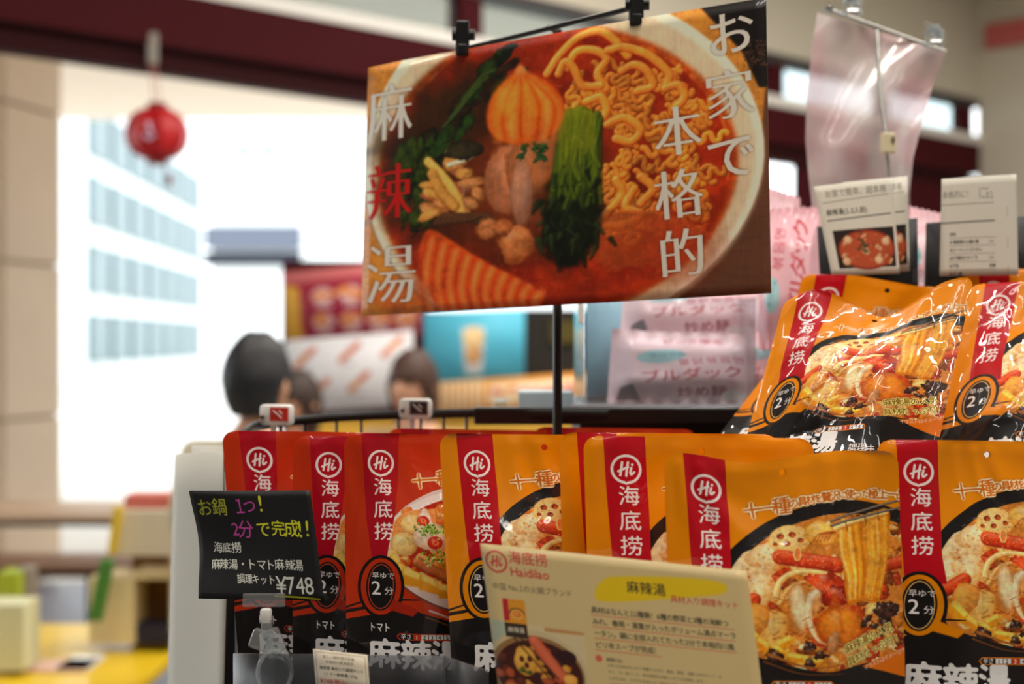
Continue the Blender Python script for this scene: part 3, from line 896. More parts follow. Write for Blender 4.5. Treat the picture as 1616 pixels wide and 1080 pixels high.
def pinktall_art():
    W, H = 460, 760
    c = Canvas(W, H, (243, 188, 200), .8)
    n = fbm(c.h, c.w, 140, 17)
    c.a += (n - .5)[..., None] * .06
    for i, ch in enumerate('ブルダック'): c.chars([(ch, 300, 560 - i * 108, 140, -1.45)], (204, 30, 44), weight=2.6)
    for i, ch in enumerate('볶음면'): c.chars([(ch, 150, 330 - i * 86, 92, -1.45)], (206, 70, 84), weight=1.4)
    c.ell(110, 500, 62, 90, (176, 220, 228), soft=4); c.line('クリーム', 90, 570, 40, (80, 150, 170), ang=-1.3, weight=1)
    return c

def menu_art(k):
    rs = random.Random(30 + k)
    if k == 0:
        c = Canvas(600, 340, (160, 30, 60), .6)
        c.poly([(0, 0), (600, 0), (600, 40), (0, 60)], (206, 110, 110)); c.poly([(0, 60), (70, 80), (80, 340), (0, 340)], (236, 180, 60), soft=8)
        for r in range(2):
            for q in range(4):
                x, y = 170 + 120 * q, 130 + 125 * r
                c.ell(x, y, 48, 42, (232, 190, 190), soft=5)
                for i in range(7): c.blob(x + rs.gauss(0, 20), y - 6 + rs.gauss(0, 14), 18, 12, (180, 70, 30), (250, 170, 80), seed=i)
                c.poly([(x - 30, y + 44), (x + 40, y + 44), (x + 40, y + 54), (x - 30, y + 54)], (240, 220, 220))
    elif k == 1:
        c = Canvas(600, 340, (232, 232, 236), .6)
        for x, y in ((90, 90), (300, 80), (500, 70), (150, 240), (340, 220), (530, 215)):
            for i in range(6):
                c.blob(x - 34 + 14 * i, y + 26 - 12 * i, 22, 15, *rs.choice([((150, 60, 40), (226, 130, 90)), ((170, 90, 40), (236, 170, 90))]), ang=-.6, seed=i)
            c.poly([(x - 40, y + 50), (x + 30, y + 50), (x + 30, y + 56), (x - 40, y + 56)], (150, 150, 155))
    elif k == 2:
        c = Canvas(400, 300, (84, 186, 214), .6)
        c.poly([(150, 70), (240, 70), (230, 260), (160, 260)], (240, 240, 240), soft=5)
        c.blob(195, 110, 40, 50, (200, 150, 80), (255, 225, 170)); c.blob(195, 180, 34, 40, (160, 100, 80), (240, 190, 120))
    else:
        c = Canvas(700, 200, (226, 150, 40), .6)
        for i in range(7): c.poly([(20 + 30 * i, 0), (32 + 30 * i, 0), (32 + 30 * i, 200), (20 + 30 * i, 200)], (240, 236, 220), soft=2)
        c.poly([(240, 30), (700, 30), (700, 150), (240, 150)], (240, 220, 190), soft=2)
        for i in range(16): c.blob(270 + 28 * i, 90 + rs.gauss(0, 14), 22, 16, *rs.choice([((170, 60, 20), (236, 130, 50)), ((150, 40, 30), (220, 90, 60)), ((190, 120, 20), (250, 200, 90))]), seed=i)
    return c

# ------------------------------------------------------------------ helpers
def U(px, py, d):
    """point of the place seen at photo pixel (px, py), d metres in front of the camera plane"""
    return Vector(((px - 808) / FP * d, d, CZ - (py - 540) / FP * d))

def s2l(c):
    return tuple(((v / 255) / 12.92 if v / 255 <= 0.04045 else ((v / 255 + .055) / 1.055) ** 2.4) for v in c) + (1,)

_mats = {}
def mat(name, col, rough=.6, metal=0.0, coat=0.0, spec=.5, bump=0.0, bscale=60, var=.06, emit=0.0, trans=0.0, sheen=0.0):
    if name in _mats:
        return _mats[name]
    m = bpy.data.materials.new(name)
    m.use_nodes = True
    nt = m.node_tree
    b = nt.nodes['Principled BSDF']
    c = s2l(col)
    tc = nt.nodes.new('ShaderNodeTexCoord')
    no = nt.nodes.new('ShaderNodeTexNoise')
    no.inputs['Scale'].default_value = bscale
    no.inputs['Detail'].default_value = 4
    nt.links.new(tc.outputs['Object'], no.inputs['Vector'])
    mx = nt.nodes.new('ShaderNodeMix')
    mx.data_type = 'RGBA'
    mx.inputs[6].default_value = tuple(v * (1 - var) for v in c[:3]) + (1,)
    mx.inputs[7].default_value = tuple(min(1, v * (1 + var)) for v in c[:3]) + (1,)
    nt.links.new(no.outputs[0], mx.inputs[0])
    nt.links.new(mx.outputs[2], b.inputs['Base Color'])
    b.inputs['Roughness'].default_value = rough
    b.inputs['Metallic'].default_value = metal
    b.inputs['Coat Weight'].default_value = coat
    b.inputs['Coat Roughness'].default_value = .08
    b.inputs['Specular IOR Level'].default_value = spec
    if bump:
        bp = nt.nodes.new('ShaderNodeBump')
        bp.inputs['Strength'].default_value = bump
        bp.inputs['Distance'].default_value = .002
        nt.links.new(no.outputs[0], bp.inputs['Height'])
        nt.links.new(bp.outputs[0], b.inputs['Normal'])
    _mats[name] = m
    return m

def clear_mat(name, tint=(240, 245, 248), solid=.12, rough=.06, milky=(220, 222, 222)):
    """thin clear plastic or glass: sees through, with a gloss and a little body of its own"""
    if name in _mats:
        return _mats[name]
    m = bpy.data.materials.new(name)
    m.use_nodes = True
    nt = m.node_tree
    out = nt.nodes['Material Output']
    b = nt.nodes['Principled BSDF']
    b.inputs['Base Color'].default_value = s2l(milky)
    b.inputs['Roughness'].default_value = .3
    tr = nt.nodes.new('ShaderNodeBsdfTransparent')
    tr.inputs[0].default_value = s2l(tint)
    gl = nt.nodes.new('ShaderNodeBsdfGlossy')
    gl.inputs['Roughness'].default_value = rough
    fr = nt.nodes.new('ShaderNodeFresnel')
    ge = nt.nodes.new('ShaderNodeNewGeometry')
    ma = nt.nodes.new('ShaderNodeMath'); ma.operation = 'MULTIPLY_ADD'
    ma.inputs[1].default_value = 1 / 1.45 - 1.45; ma.inputs[2].default_value = 1.45
    nt.links.new(ge.outputs['Backfacing'], ma.inputs[0])
    nt.links.new(ma.outputs[0], fr.inputs[0])
    a = nt.nodes.new('ShaderNodeMixShader')
    a.inputs[0].default_value = solid
    nt.links.new(tr.outputs[0], a.inputs[1])
    nt.links.new(b.outputs[0], a.inputs[2])
    g = nt.nodes.new('ShaderNodeMixShader')
    nt.links.new(fr.outputs[0], g.inputs[0])
    nt.links.new(a.outputs[0], g.inputs[1])
    nt.links.new(gl.outputs[0], g.inputs[2])
    nt.links.new(g.outputs[0], out.inputs[0])
    _mats[name] = m
    return m

def print_mat(name, canvas, rough=.5, coat=0.0, gain=1.0, spec=.4, bump=0.0, bscale=300, alpha=False, transl=0.0):
    m = bpy.data.materials.new(name)
    m.use_nodes = True
    nt = m.node_tree
    b = nt.nodes['Principled BSDF']
    t = nt.nodes.new('ShaderNodeTexImage')
    t.image = canvas.image(name)
    t.interpolation = 'Linear'
    t.extension = 'EXTEND'
    nt.links.new(t.outputs[0], b.inputs['Base Color'])
    if alpha:
        nt.links.new(t.outputs[1], b.inputs['Alpha'])
    b.inputs['Roughness'].default_value = rough
    b.inputs['Coat Weight'].default_value = coat
    b.inputs['Coat Roughness'].default_value = .05
    b.inputs['Specular IOR Level'].default_value = spec
    if bump:
        tc = nt.nodes.new('ShaderNodeTexCoord')
        no = nt.nodes.new('ShaderNodeTexNoise')
        no.inputs['Scale'].default_value = bscale
        no.inputs['Detail'].default_value = 3
        nt.links.new(tc.outputs['Object'], no.inputs['Vector'])
        bp = nt.nodes.new('ShaderNodeBump')
        bp.inputs['Strength'].default_value = bump
        bp.inputs['Distance'].default_value = .002
        nt.links.new(no.outputs[0], bp.inputs['Height'])
        nt.links.new(bp.outputs[0], b.inputs['Normal'])
        nt.links.new(bp.outputs[0], b.inputs['Coat Normal'])
    return m

def crinkle(m, k=1.0):
    """sharp film creases on a printed pouch"""
    nt = m.node_tree
    b = nt.nodes['Principled BSDF']
    tc = nt.nodes.new('ShaderNodeTexCoord')
    w = nt.nodes.new('ShaderNodeTexNoise'); w.inputs['Scale'].default_value = 14
    ad = nt.nodes.new('ShaderNodeVectorMath'); ad.operation = 'MULTIPLY_ADD'; ad.inputs[1].default_value = (.05, .05, .05)
    nt.links.new(tc.outputs['Object'], w.inputs['Vector'])
    nt.links.new(w.outputs['Color'], ad.inputs[0]); nt.links.new(tc.outputs['Object'], ad.inputs[2])
    mp = nt.nodes.new('ShaderNodeMapping'); mp.inputs['Rotation'].default_value = (0, .5, 0); mp.inputs['Scale'].default_value = (1.5, 1, .7)
    nt.links.new(ad.outputs[0], mp.inputs['Vector'])
    v = nt.nodes.new('ShaderNodeTexVoronoi'); v.feature = 'F1'; v.inputs['Scale'].default_value = 11
    nt.links.new(mp.outputs[0], v.inputs['Vector'])
    bp = nt.nodes.new('ShaderNodeBump'); bp.inputs['Strength'].default_value = .9 * k; bp.inputs['Distance'].default_value = .020
    nt.links.new(v.outputs['Distance'], bp.inputs['Height'])
    nt.links.new(bp.outputs[0], b.inputs['Coat Normal'])
    b2 = nt.nodes.new('ShaderNodeBump'); b2.inputs['Strength'].default_value = .3 * k; b2.inputs['Distance'].default_value = .020
    nt.links.new(v.outputs['Distance'], b2.inputs['Height'])
    nt.links.new(b2.outputs[0], b.inputs['Normal'])
    b.inputs['Coat Roughness'].default_value = .03

def tag(o, label=None, cat=None, group=None, kind=None):
    if label: o['label'] = label
    if cat: o['category'] = cat
    if group: o['group'] = group
    if kind: o['kind'] = kind
    return o

def empty(name, loc, label=None, cat=None, group=None, rz=0.0):
    o = bpy.data.objects.new(name, None)
    COL.objects.link(o)
    o.location = loc
    o.rotation_euler = (0, 0, rz)
    o.empty_display_size = .05
    return tag(o, label, cat, group)

def link(name, me, m=None, parent=None, loc=None):
    """object from mesh data given in world coordinates; loc moves its origin there"""
    o = bpy.data.objects.new(name, me)
    COL.objects.link(o)
    if m is not None:
        for q in (m if isinstance(m, (list, tuple)) else [m]):
            me.materials.append(q)
    if parent is not None:
        pm = parent.matrix_world if False else Matrix.Translation(wloc(parent))
        me.transform(pm.inverted())
        o.parent = parent
    elif loc is not None:
        me.transform(Matrix.Translation(-Vector(loc)))
        o.location = loc
    return o

def wloc(o):
    v = Vector(o.location)
    while o.parent:
        o = o.parent
        v += Vector(o.location)
    return v

class MB:
    """collects simple solids and links them as one mesh"""
    def __init__(s):
        s.bm = bmesh.new()
    def box(s, cx, cy, cz, sx, sy, sz, rot=None, bev=0.0):
        r = bmesh.ops.create_cube(s.bm, size=1)
        M = Matrix.Translation((cx, cy, cz)) @ (rot.to_4x4() if rot else Matrix()) @ Matrix.Diagonal((sx, sy, sz, 1))
        bmesh.ops.transform(s.bm, matrix=M, verts=r['verts'])
        if bev:
            es = {e for v in r['verts'] for e in v.link_edges}
            bmesh.ops.bevel(s.bm, geom=list(es), offset=bev, segments=2, affect='EDGES', profile=.5)
        return s
    def tube(s, pts, r, n=10, r1=None, flat=1.0, up=Vector((0, 0, 1))):
        pts = [Vector(p) for p in pts]
        rings = []
        N = len(pts)
        for i, p in enumerate(pts):
            t = (pts[min(i + 1, N - 1)] - pts[max(i - 1, 0)]).normalized()
            a = t.cross(up)
            if a.length < .05:
                a = t.cross(Vector((0, 1, 0)))
            a.normalize()
            b = a.cross(t).normalized()
            rr = r if r1 is None else r + (r1 - r) * i / max(1, N - 1)
            rings.append([s.bm.verts.new(p + a * rr * flat * math.cos(k * 2 * math.pi / n) + b * rr * math.sin(k * 2 * math.pi / n)) for k in range(n)])
        for i in range(N - 1):
            for k in range(n):
                s.bm.faces.new((rings[i][k], rings[i][(k + 1) % n], rings[i + 1][(k + 1) % n], rings[i + 1][k]))
        s.bm.faces.new(rings[0][::-1])
        s.bm.faces.new(rings[-1])
        return s
    def lathe(s, c, prof, n=24, lob=0, amp=0.0):
        rings = []
        for r, z in prof:
            rings.append([s.bm.verts.new((c[0] + r * (1 + amp * abs(math.cos(lob * k * math.pi / n))) * math.cos(k * 2 * math.pi / n),
                                          c[1] + r * (1 + amp * abs(math.cos(lob * k * math.pi / n))) * math.sin(k * 2 * math.pi / n), c[2] + z)) for k in range(n)])
        for i in range(len(prof) - 1):
            for k in range(n):
                s.bm.faces.new((rings[i][k], rings[i][(k + 1) % n], rings[i + 1][(k + 1) % n], rings[i + 1][k]))
        s.bm.faces.new(rings[0][::-1])
        s.bm.faces.new(rings[-1])
        return s
    def prism(s, pts, vec):
        a = [s.bm.verts.new(p) for p in pts]
        b = [s.bm.verts.new(Vector(p) + Vector(vec)) for p in pts]
        n = len(a)
        s.bm.faces.new(a)
        s.bm.faces.new(b[::-1])
        for i in range(n):
            s.bm.faces.new((a[i], b[i], b[(i + 1) % n], a[(i + 1) % n]))
        return s
    def build(s, name, m, parent=None, loc=None, smooth=False):
        bmesh.ops.recalc_face_normals(s.bm, faces=s.bm.faces)
        me = bpy.data.meshes.new(name)
        if smooth:
            for f in s.bm.faces:
                f.smooth = True
        s.bm.to_mesh(me)
        s.bm.free()
        if parent is None and loc is None:
            n = len(me.vertices)
            co = np.zeros(n * 3, F4)
            me.vertices.foreach_get('co', co)
            co = co.reshape(-1, 3)
            loc = Vector(((co[:, 0].min() + co[:, 0].max()) / 2, (co[:, 1].min() + co[:, 1].max()) / 2, co[:, 2].min()))
        o = link(name, me, m, parent, loc)
        if smooth:
            try:
                me.set_sharp_from_angle(angle=math.radians(40))
            except Exception:
                pass
        return o

def grid_mesh(name, P, flip=False, uvs=None, skip=None):
    """mesh from a (ny,nx,3) array of points"""
    ny, nx = P.shape[:2]
    me = bpy.data.meshes.new(name)
    me.vertices.add(ny * nx)
    me.vertices.foreach_set('co', P.reshape(-1).astype(F4))
    idx = np.arange(ny * nx).reshape(ny, nx)
    q = np.stack([idx[:-1, :-1], idx[1:, :-1], idx[1:, 1:], idx[:-1, 1:]], -1).reshape(-1, 4)
    if flip:
        q = q[:, ::-1]
    nf = len(q)
    me.loops.add(nf * 4)
    me.loops.foreach_set('vertex_index', q.reshape(-1).astype(np.int32))
    me.polygons.add(nf)
    me.polygons.foreach_set('loop_start', (np.arange(nf) * 4).astype(np.int32))
    me.polygons.foreach_set('loop_total', np.full(nf, 4, np.int32))
    me.polygons.foreach_set('use_smooth', np.ones(nf, bool))
    uv = me.uv_layers.new(name='print')
    if uvs is None:
        u, v = np.meshgrid(np.linspace(0, 1, nx), np.linspace(1, 0, ny))
        uvs = np.stack([u, v], -1)
    uv.data.foreach_set('uv', uvs.reshape(-1, 2)[q.reshape(-1)].reshape(-1).astype(F4))
    me.update(calc_edges=True)
    me.validate()
    return me

def bil(C, S, T):
    C = [np.array(c, float) for c in C]
    S, T = S[..., None], T[..., None]
    return (1 - S) * (1 - T) * C[0] + S * (1 - T) * C[1] + S * T * C[2] + (1 - S) * T * C[3]

def sheet(name, corners, m, nx=12, ny=10, bend=None, thick=.0004, parent=None, loc=None, back=None):
    """printed sheet; corners TL,TR,BR,BL as world points; bend(S,T) pushes it towards the viewer"""
    S, T = np.meshgrid(np.linspace(0, 1, nx), np.linspace(0, 1, ny))
    P = bil(corners, S, T)
    c = [Vector(v) for v in corners]
    N = (c[3] - c[0]).cross(c[1] - c[0]).normalized()
    if bend is not None:
        P = P + np.array(N) * bend(S, T)[..., None]
    me = grid_mesh(name, P)
    if loc is None and parent is None:
        loc = (c[2] + c[3]) / 2
    o = link(name, me, [m] + ([back] if back else []), parent, loc)
    md = o.modifiers.new('thickness', 'SOLIDIFY')
    md.thickness = thick
    md.offset = -1
    if back:
        md.material_offset = 1
        md.material_offset_rim = 0
    return o

def noise2(S, T, fx, fy, seed):
    """smooth value noise on arrays"""
    rs = np.random.RandomState(seed)
    G = rs.rand(64, 64)
    x, y = S * fx + 7.3, T * fy + 3.1
    xi, yi = np.floor(x).astype(int), np.floor(y).astype(int)
    a, b = x - xi, y - yi
    a = a * a * (3 - 2 * a)
    b = b * b * (3 - 2 * b)
    g = lambda i, j: G[j % 64, i % 64]
    return (g(xi, yi) * (1 - a) + g(xi + 1, yi) * a) * (1 - b) + (g(xi, yi + 1) * (1 - a) + g(xi + 1, yi + 1) * a) * b

# ------------------------------------------------------------------ setting
M_maroon = mat('maroon_paint', (66, 10, 18), .7, var=.05, spec=.12)
M_cream = mat('cream_plaster', (205, 198, 180), .9, var=.03)
M_floor = mat('grey_floor_tile', (150, 150, 152), .35, var=.08, bscale=4)
M_ceil = mat('ceiling_paint', (214, 208, 196), .9, var=.02)
M_soffit = mat('soffit_paint', (238, 222, 204), .9, var=.02)
M_black = mat('black_powder_coat', (14, 14, 16), .35, var=.1)
M_blackcard = mat('black_card', (20, 20, 22), .6)
M_white = mat('white_plastic', (232, 230, 224), .35)
M_paper = mat('white_paper', (226, 222, 210), .8, var=.02)
M_clear = clear_mat('clear_plastic', solid=.05)
M_grey_clear = clear_mat('grey_clear_plastic', tint=(206, 208, 212), solid=.16, milky=(90, 92, 98), rough=.4)
M_metal = mat('brushed_metal', (176, 176, 172), .3, metal=.9)

WD = Vector((1.066, 1, 0)); WL = WD.length
WDn = WD.normalized(); WN = Vector((-WDn.y, WDn.x, 0))      # towards outdoors
ROT_W = Matrix((WDn, WN, Vector((0, 0, 1)))).transposed()
def W(t, out=0.0, z=0.0):
    return Vector((-1.908 + 1.066 * t, 5.3 + t, z)) + WN * out
def tpx(px):
    u = (px - 808) / FP
    return (u * 5.3 + 1.908) / (1.066 - u)
def wallbox(t0, t1, z0, z1, out=0.0, th=.12, mb=None):
    mb = mb or MB()
    c = W((t0 + t1) / 2, out + th / 2, (z0 + z1) / 2)
    mb.box(c.x, c.y, c.z, (t1 - t0) * WL, th, z1 - z0, ROT_W)
    return mb
T0, T1 = -6.0, tpx(1543)
def struct(o):
    o['kind'] = 'structure'
    return o
CA, CB = W(T0), W(T1)
RV = Vector((1, -1.066, 0)).normalized()
DEP = 9.2
CC, CD = CB + RV * DEP, CA + RV * DEP

MB_ = MB(); MB_.prism([CA, CB, CC, CD], (0, 0, -.1)); struct(MB_.build('floor', M_floor))
MB_ = MB(); MB_.prism([v + Vector((0, 0, 4.3)) for v in (CA, CB, CC, CD)], (0, 0, .1)); struct(MB_.build('ceiling', M_ceil))
def plainwall(a, b, name, off):
    d = (b - a).normalized()
    n = Vector((d.y, -d.x, 0)) * off
    m = MB(); m.prism([a, b, b + n, a + n], (0, 0, 4.3)); return struct(m.build(name, M_cream))
plainwall(CB, CC, 'wall_right', -.12)
M_brown = mat('brown_wall_panel', (112, 94, 76), .7)
plainwall(CC, CD, 'wall_rear', -.12).data.materials[0] = M_brown
plainwall(CD, CA, 'wall_left', -.12).data.materials[0] = M_brown
ZB, ZT, ZC = 2.7, 3.02, 3.32
front = struct(wallbox(T0, T1, ZC, 4.3).build('wall_front', M_cream))
tp = tpx(1292)
wp = struct(wallbox(tp, T1, 0, ZB).build('wall_front_panel', M_maroon)); wp.name = 'wall_front.001'
struct(wallbox(T0, T1, 2.80, ZT, -.02, .16).build('trim_1', M_maroon))
struct(wallbox(T0, T1, ZB, 2.79, .03, .1).build('trim_2', mat('maroon_shade_rail', (46, 8, 12), .7, spec=.12)))  # darker maroon paints in the shadow along the beam's lower lip
struct(wallbox(T0, T1, ZT, ZT + .06, -.03, .16).build('trim_3', mat('white_sill', (236, 234, 228), .5)))
struct(wallbox(T0, T1, ZC - .04, ZC + .02, -.01, .1).build('trim_4', mat('dark_head_frame', (52, 46, 48), .5)))
win = empty('window_1', W(tpx(745), 0, ZT)); win['kind'] = 'structure'
for px, w in ((-300, .12), (320, .06), (745, .14), (985, .06), (1228, .13), (1400, .05), (1528, .14)):
    t = tpx(px) if px > -200 else -3.2
    wallbox(t - w / 2 / WL, t + w / 2 / WL, ZT + .05, ZC, 0, .1).build('mullion', M_maroon, win)
ts = [-5.9, -3.2] + [tpx(p) for p in (320, 745, 985, 1228, 1400, 1528)]
for a, b in zip(ts[:-1], ts[1:]):
    wallbox(a + .05, b - .05, ZT + .06, ZC - .03, .05, .006).build('pane', clear_mat('window_glass', tint=(225, 235, 236), solid=.04, rough=.4), win)
# shop doorway posts in the open front
struct(wallbox(tp - .06, tp, 0, ZB, -.01, .14).build('trim_5', M_maroon))

# outdoors: paved ground, soffit on a tiled column, buildings
g = MB(); g.box(10, 60, -.12, 220, 150, .1); struct(g.build('ground', mat('pale_paving', (206, 204, 198), .9)))
g = MB(); g.box(-2.5, 7.1, -.055, 12, 5.2, .05, Matrix.Rotation(math.radians(8), 3, 'Z')); struct(g.build('terrace', mat('blue_grey_paving', (122, 126, 142), .5, var=.2, bscale=3)))
sof = MB(); sof.prism([W(-9, .14, 4.0), W(4.1, .14, 4.0), Vector((2.0, 15.4, 4.0)), Vector((-14, 15.2, 4.0))], (0, 0, .2))
struct(sof.build('soffit', M_soffit))
M_col1 = mat('tan_cladding', (214, 188, 156), .6, var=.05, bscale=3)
M_colj = mat('cladding_joint', (160, 136, 108), .8)
col = empty('pillar', U(20, 540, 9.2).xy.to_3d(), 'tan clad pillar with panel joints at left edge of the shop front', 'pillar')
col['kind'] = 'structure'
cr = Matrix.Rotation(math.radians(-13), 3, 'Z')
cc = U(-25, 540, 9.45)
MB().box(cc.x, cc.y, 2.0, .66, .66, 4.0, cr).build('core', M_colj, col)
for k in range(4):
    for i in range(4):
        d = cr @ (Matrix.Rotation(i * math.pi / 2, 3, 'Z') @ Vector((0, -.345, 0)))
        MB().box(cc.x + d.x, cc.y + d.y, .13 + k * 1.02 + .46, .705 if i % 2 == 0 else .66, .03, 1.0, cr @ Matrix.Rotation(i * math.pi / 2, 3, 'Z'), .004).build('panel', M_col1, col)

M_fac = mat('white_facade', (240, 244, 244), .8)
M_win = mat('pale_cyan_glass', (92, 118, 122), .4, var=.2, bscale=.4)
M_winb = mat('blue_grey_shutter', (96, 104, 120), .6)
b1 = empty('office_building', U(230, 540, 62).xy.to_3d(), 'white multi-storey building with rows of pale openings across the street', 'building')
A, B = U(70, 540, 50).xy, U(322, 540, 84).xy
dd = (B - A); LN = dd.length; dn = Vector((dd.x / LN, dd.y / LN, 0)); nn = Vector((dn.y, -dn.x, 0))
if nn.x * A.x + nn.y * A.y > 0: nn = -nn
R1 = Matrix((dn, -nn, Vector((0, 0, 1)))).transposed()
mid = Vector(((A.x + B.x) / 2, (A.y + B.y) / 2, 6)) - nn * 3
MB().box(mid.x, mid.y, 6, LN, 6, 24, R1).build('wall', M_fac, b1)
for r in range(6):
    for q in range(7):
        f = .22 + q * .113
        p = Vector((A.x, A.y, 0)) + dn * LN * f
        zc = 1.6 + 8.4 - r * 2.75
        fr = MB(); fr.box(p.x + nn.x * .05, p.y + nn.y * .05, zc, 2.9, .3, 1.95, R1)
        o = fr.build('window', M_win, b1)
b2 = empty('warehouse_building', U(440, 540, 45).xy.to_3d(), 'white block with a wide dark loading opening behind the street', 'building')
p0, p1 = U(318, 540, 45), U(900, 540, 45)
MB().box((p0.x + p1.x) / 2 + .3, 49, 4, p1.x - p0.x, 8, 20).build('wall', M_fac, b2)
q0, q1 = U(322, 360, 44.8), U(474, 418, 44.8)
MB().box((q0.x + q1.x) / 2, 44.95, (q0.z + q1.z) / 2 + .3, q1.x - q0.x, .3, (q0.z - q1.z) * .6).build('shutter', M_winb, b2)
MB().box((q0.x + q1.x) / 2, 44.9, q1.z + .2, q1.x - q0.x, .4, .42).build('opening', mat('dark_opening', (24, 32, 48), .7), b2)
for k in range(2):
    q = U(383 + 38 * k, 237, 44.8); MB().box(q.x, 44.95, q.z, .5, .2, .24).build('vent', mat('grey_vent', (120, 130, 134), .6), b2)

# outdoor picnic table and bench
M_wood = mat('pale_table_wood', (206, 176, 146), .5, var=.12, bscale=8)
M_wood2 = mat('dark_table_wood', (128, 92, 66), .5, var=.12, bscale=8)
def table(name, x0, x1, y, z, dep, m, label, cat):
    e = empty(name, ((x0 + x1) / 2, y, 0), label, cat)
    n = 3
    for i in range(n):
        MB().box((x0 + x1) / 2, y - dep / 2 + dep * (i + .5) / n, z - .02, x1 - x0, dep / n - .012, .04, None, .004).build('plank', m, e)
    MB().box((x0 + x1) / 2, y, z - .055, x1 - x0 - .1, dep - .06, .03).build('apron', M_black, e)
    for sx in (x0 + .18, x1 - .42):
        for sy in (-dep / 2 + .05, dep / 2 - .05):
            MB().box(sx, y + sy, (z - .06) / 2, .07, .07, z - .06).build('leg', M_black, e)
    return e
table('outdoor_table', -3.3, U(345, 800, 7.6).x, 7.75, .70, .62, M_wood, 'long pale wooden table outside, its top level with the book stand', 'table')
table('outdoor_bench', -3.0, U(300, 800, 6.9).x, 6.9, .55, .36, M_wood2, 'lower brown wooden bench with black legs before the pale table', 'bench')

# ------------------------------------------------------------------ red lantern on the beam
hk = W(tpx(241), -.035)
lp = U(248, 212, hk.y)
lan = empty('paper_lantern', lp, 'red paper lantern with tassel bead hanging from the maroon beam', 'lantern')
M_red = mat('red_lantern_paper', (190, 16, 26), .5, var=.1)
MB().lathe((lp.x, lp.y, lp.z), [(.035, .105), (.06, .100), (.095, .08), (.12, .045), (.128, 0), (.12, -.045), (.095, -.08), (.06, -.098), (.03, -.104)], 48, 8, -.13).build('lantern_body', M_red, lan, smooth=True)
MB().lathe((lp.x, lp.y, lp.z), [(.036, .125), (.04, .12), (.04, .098), (.03, .095)], 20).build('top_cap', mat('dark_red_cap', (130, 12, 20), .4), lan)
MB().lathe((lp.x, lp.y, lp.z), [(.03, -.095), (.042, -.098), (.042, -.118), (.034, -.122)], 20).build('bottom_cap', mat('dark_red_cap', (130, 12, 20), .4), lan)
top = U(241, 100, hk.y)
MB().tube([(lp.x - .012, lp.y, lp.z + .12), (top.x - .01, top.y, top.z)], .003, 6).build('cord', mat('pink_cord', (206, 130, 120), .7), lan)
MB().tube([(lp.x + .012, lp.y, lp.z + .12), (top.x + .01, top.y, top.z)], .003, 6).build('cord', mat('pink_cord', (206, 130, 120), .7), lan)
MB().tube([(lp.x + .03, lp.y - .02, lp.z - .11), (lp.x + .05, lp.y - .02, lp.z - .17), (lp.x + .055, lp.y - .02, lp.z - .24)], .002, 6).build('tassel_string', mat('dark_red_cap', (130, 12, 20), .4), lan)
MB().lathe((lp.x + .053, lp.y - .02, lp.z - .185), [(.004, .022), (.013, .01), (.014, -.008), (.005, -.022)], 14).build('bead', mat('dark_red_cap', (130, 12, 20), .4), lan, smooth=True)
# pale printed mark on the lantern belly
MB().tube([(lp.x - .02, lp.y - .118, lp.z - .02), (lp.x + .0, lp.y - .126, lp.z - .035), (lp.x + .018, lp.y - .122, lp.z - .02), (lp.x + .004, lp.y - .124, lp.z - .005), (lp.x - .006, lp.y - .119, lp.z + .03)], .008, 6).build('printed_mark', mat('lilac_mark', (222, 196, 224), .6), lan)
st = U(241, 76, hk.y)
tag(MB().box(st.x, hk.y, st.z, .04, .014, .125, None, .004).build('hanging_hook', mat('grey_hook', (178, 172, 164), .4)), 'pale grey adhesive hook on the beam above the red lantern', 'hook')

# ------------------------------------------------------------------ food stall in the distance
def board(name, px, d, canvas, label, cat='menu board', th=.006):
    c = [U(x, y, d) for x, y in px]
    o = sheet(name, c, print_mat(name + '_print', canvas, .6), 3, 3, thick=th)
    return tag(o, label, cat)
board('menu_board', [(445, 430), (667, 409), (667, 531), (450, 537)], 5.665, menu_art(0), 'crimson menu board of food pictures above the white one')
board('menu_board', [(450, 538), (652, 522), (652, 640), (454, 652)], 5.66, menu_art(1), 'white menu board with six sausage pictures over the yellow counter')
board('ice_cream_poster', [(668, 494), (828, 488), (828, 602), (672, 610)], 5.665, menu_art(2), 'light blue poster of an ice cream cup on the stall', 'poster')
board('picture_banner', [(690, 604), (926, 588), (926, 646), (690, 656)], 5.66, menu_art(3), 'orange and white striped banner with dishes below the blue poster', 'banner')
MBq = None
stall = empty('food_stall', (U(690, 540, 5.8).x, 5.85, 0), 'yellow fronted food stall with maroon posts behind the people', 'stall')
a, b_ = U(446, 648, 5.66), U(935, 648, 5.66)
MB().box((a.x + b_.x) / 2, 6.0, a.z / 2, b_.x - a.x, .6, a.z).build('counter', mat('yellow_counter', (236, 186, 70), .5), stall)
a, b_ = U(447, 412, 5.70), U(668, 655, 5.70)
MB().box((a.x + b_.x) / 2, 5.70, (a.z + b_.z) / 2, b_.x - a.x, .05, a.z - b_.z).build('back_panel', M_maroon, stall)
a, b_ = U(669, 492, 5.70), U(829, 655, 5.70)
MB().box((a.x + b_.x) / 2, 5.70, (a.z + b_.z) / 2, b_.x - a.x, .05, a.z - b_.z).build('back_panel', M_maroon, stall)
a, b_ = U(648, 480, 5.66), U(670, 480, 5.66)
MB().box((a.x + b_.x) / 2, 5.74, 1.25, b_.x - a.x, .05, 2.4).build('post', M_maroon, stall)
a, b_ = U(828, 488, 5.66), U(926, 600, 5.66)
MB().box((a.x + b_.x) / 2, 5.85, (a.z + b_.z) / 2, b_.x - a.x, .3, a.z - b_.z).build('dark_cabinet', mat('dark_cabinet', (38, 34, 26), .5), stall)
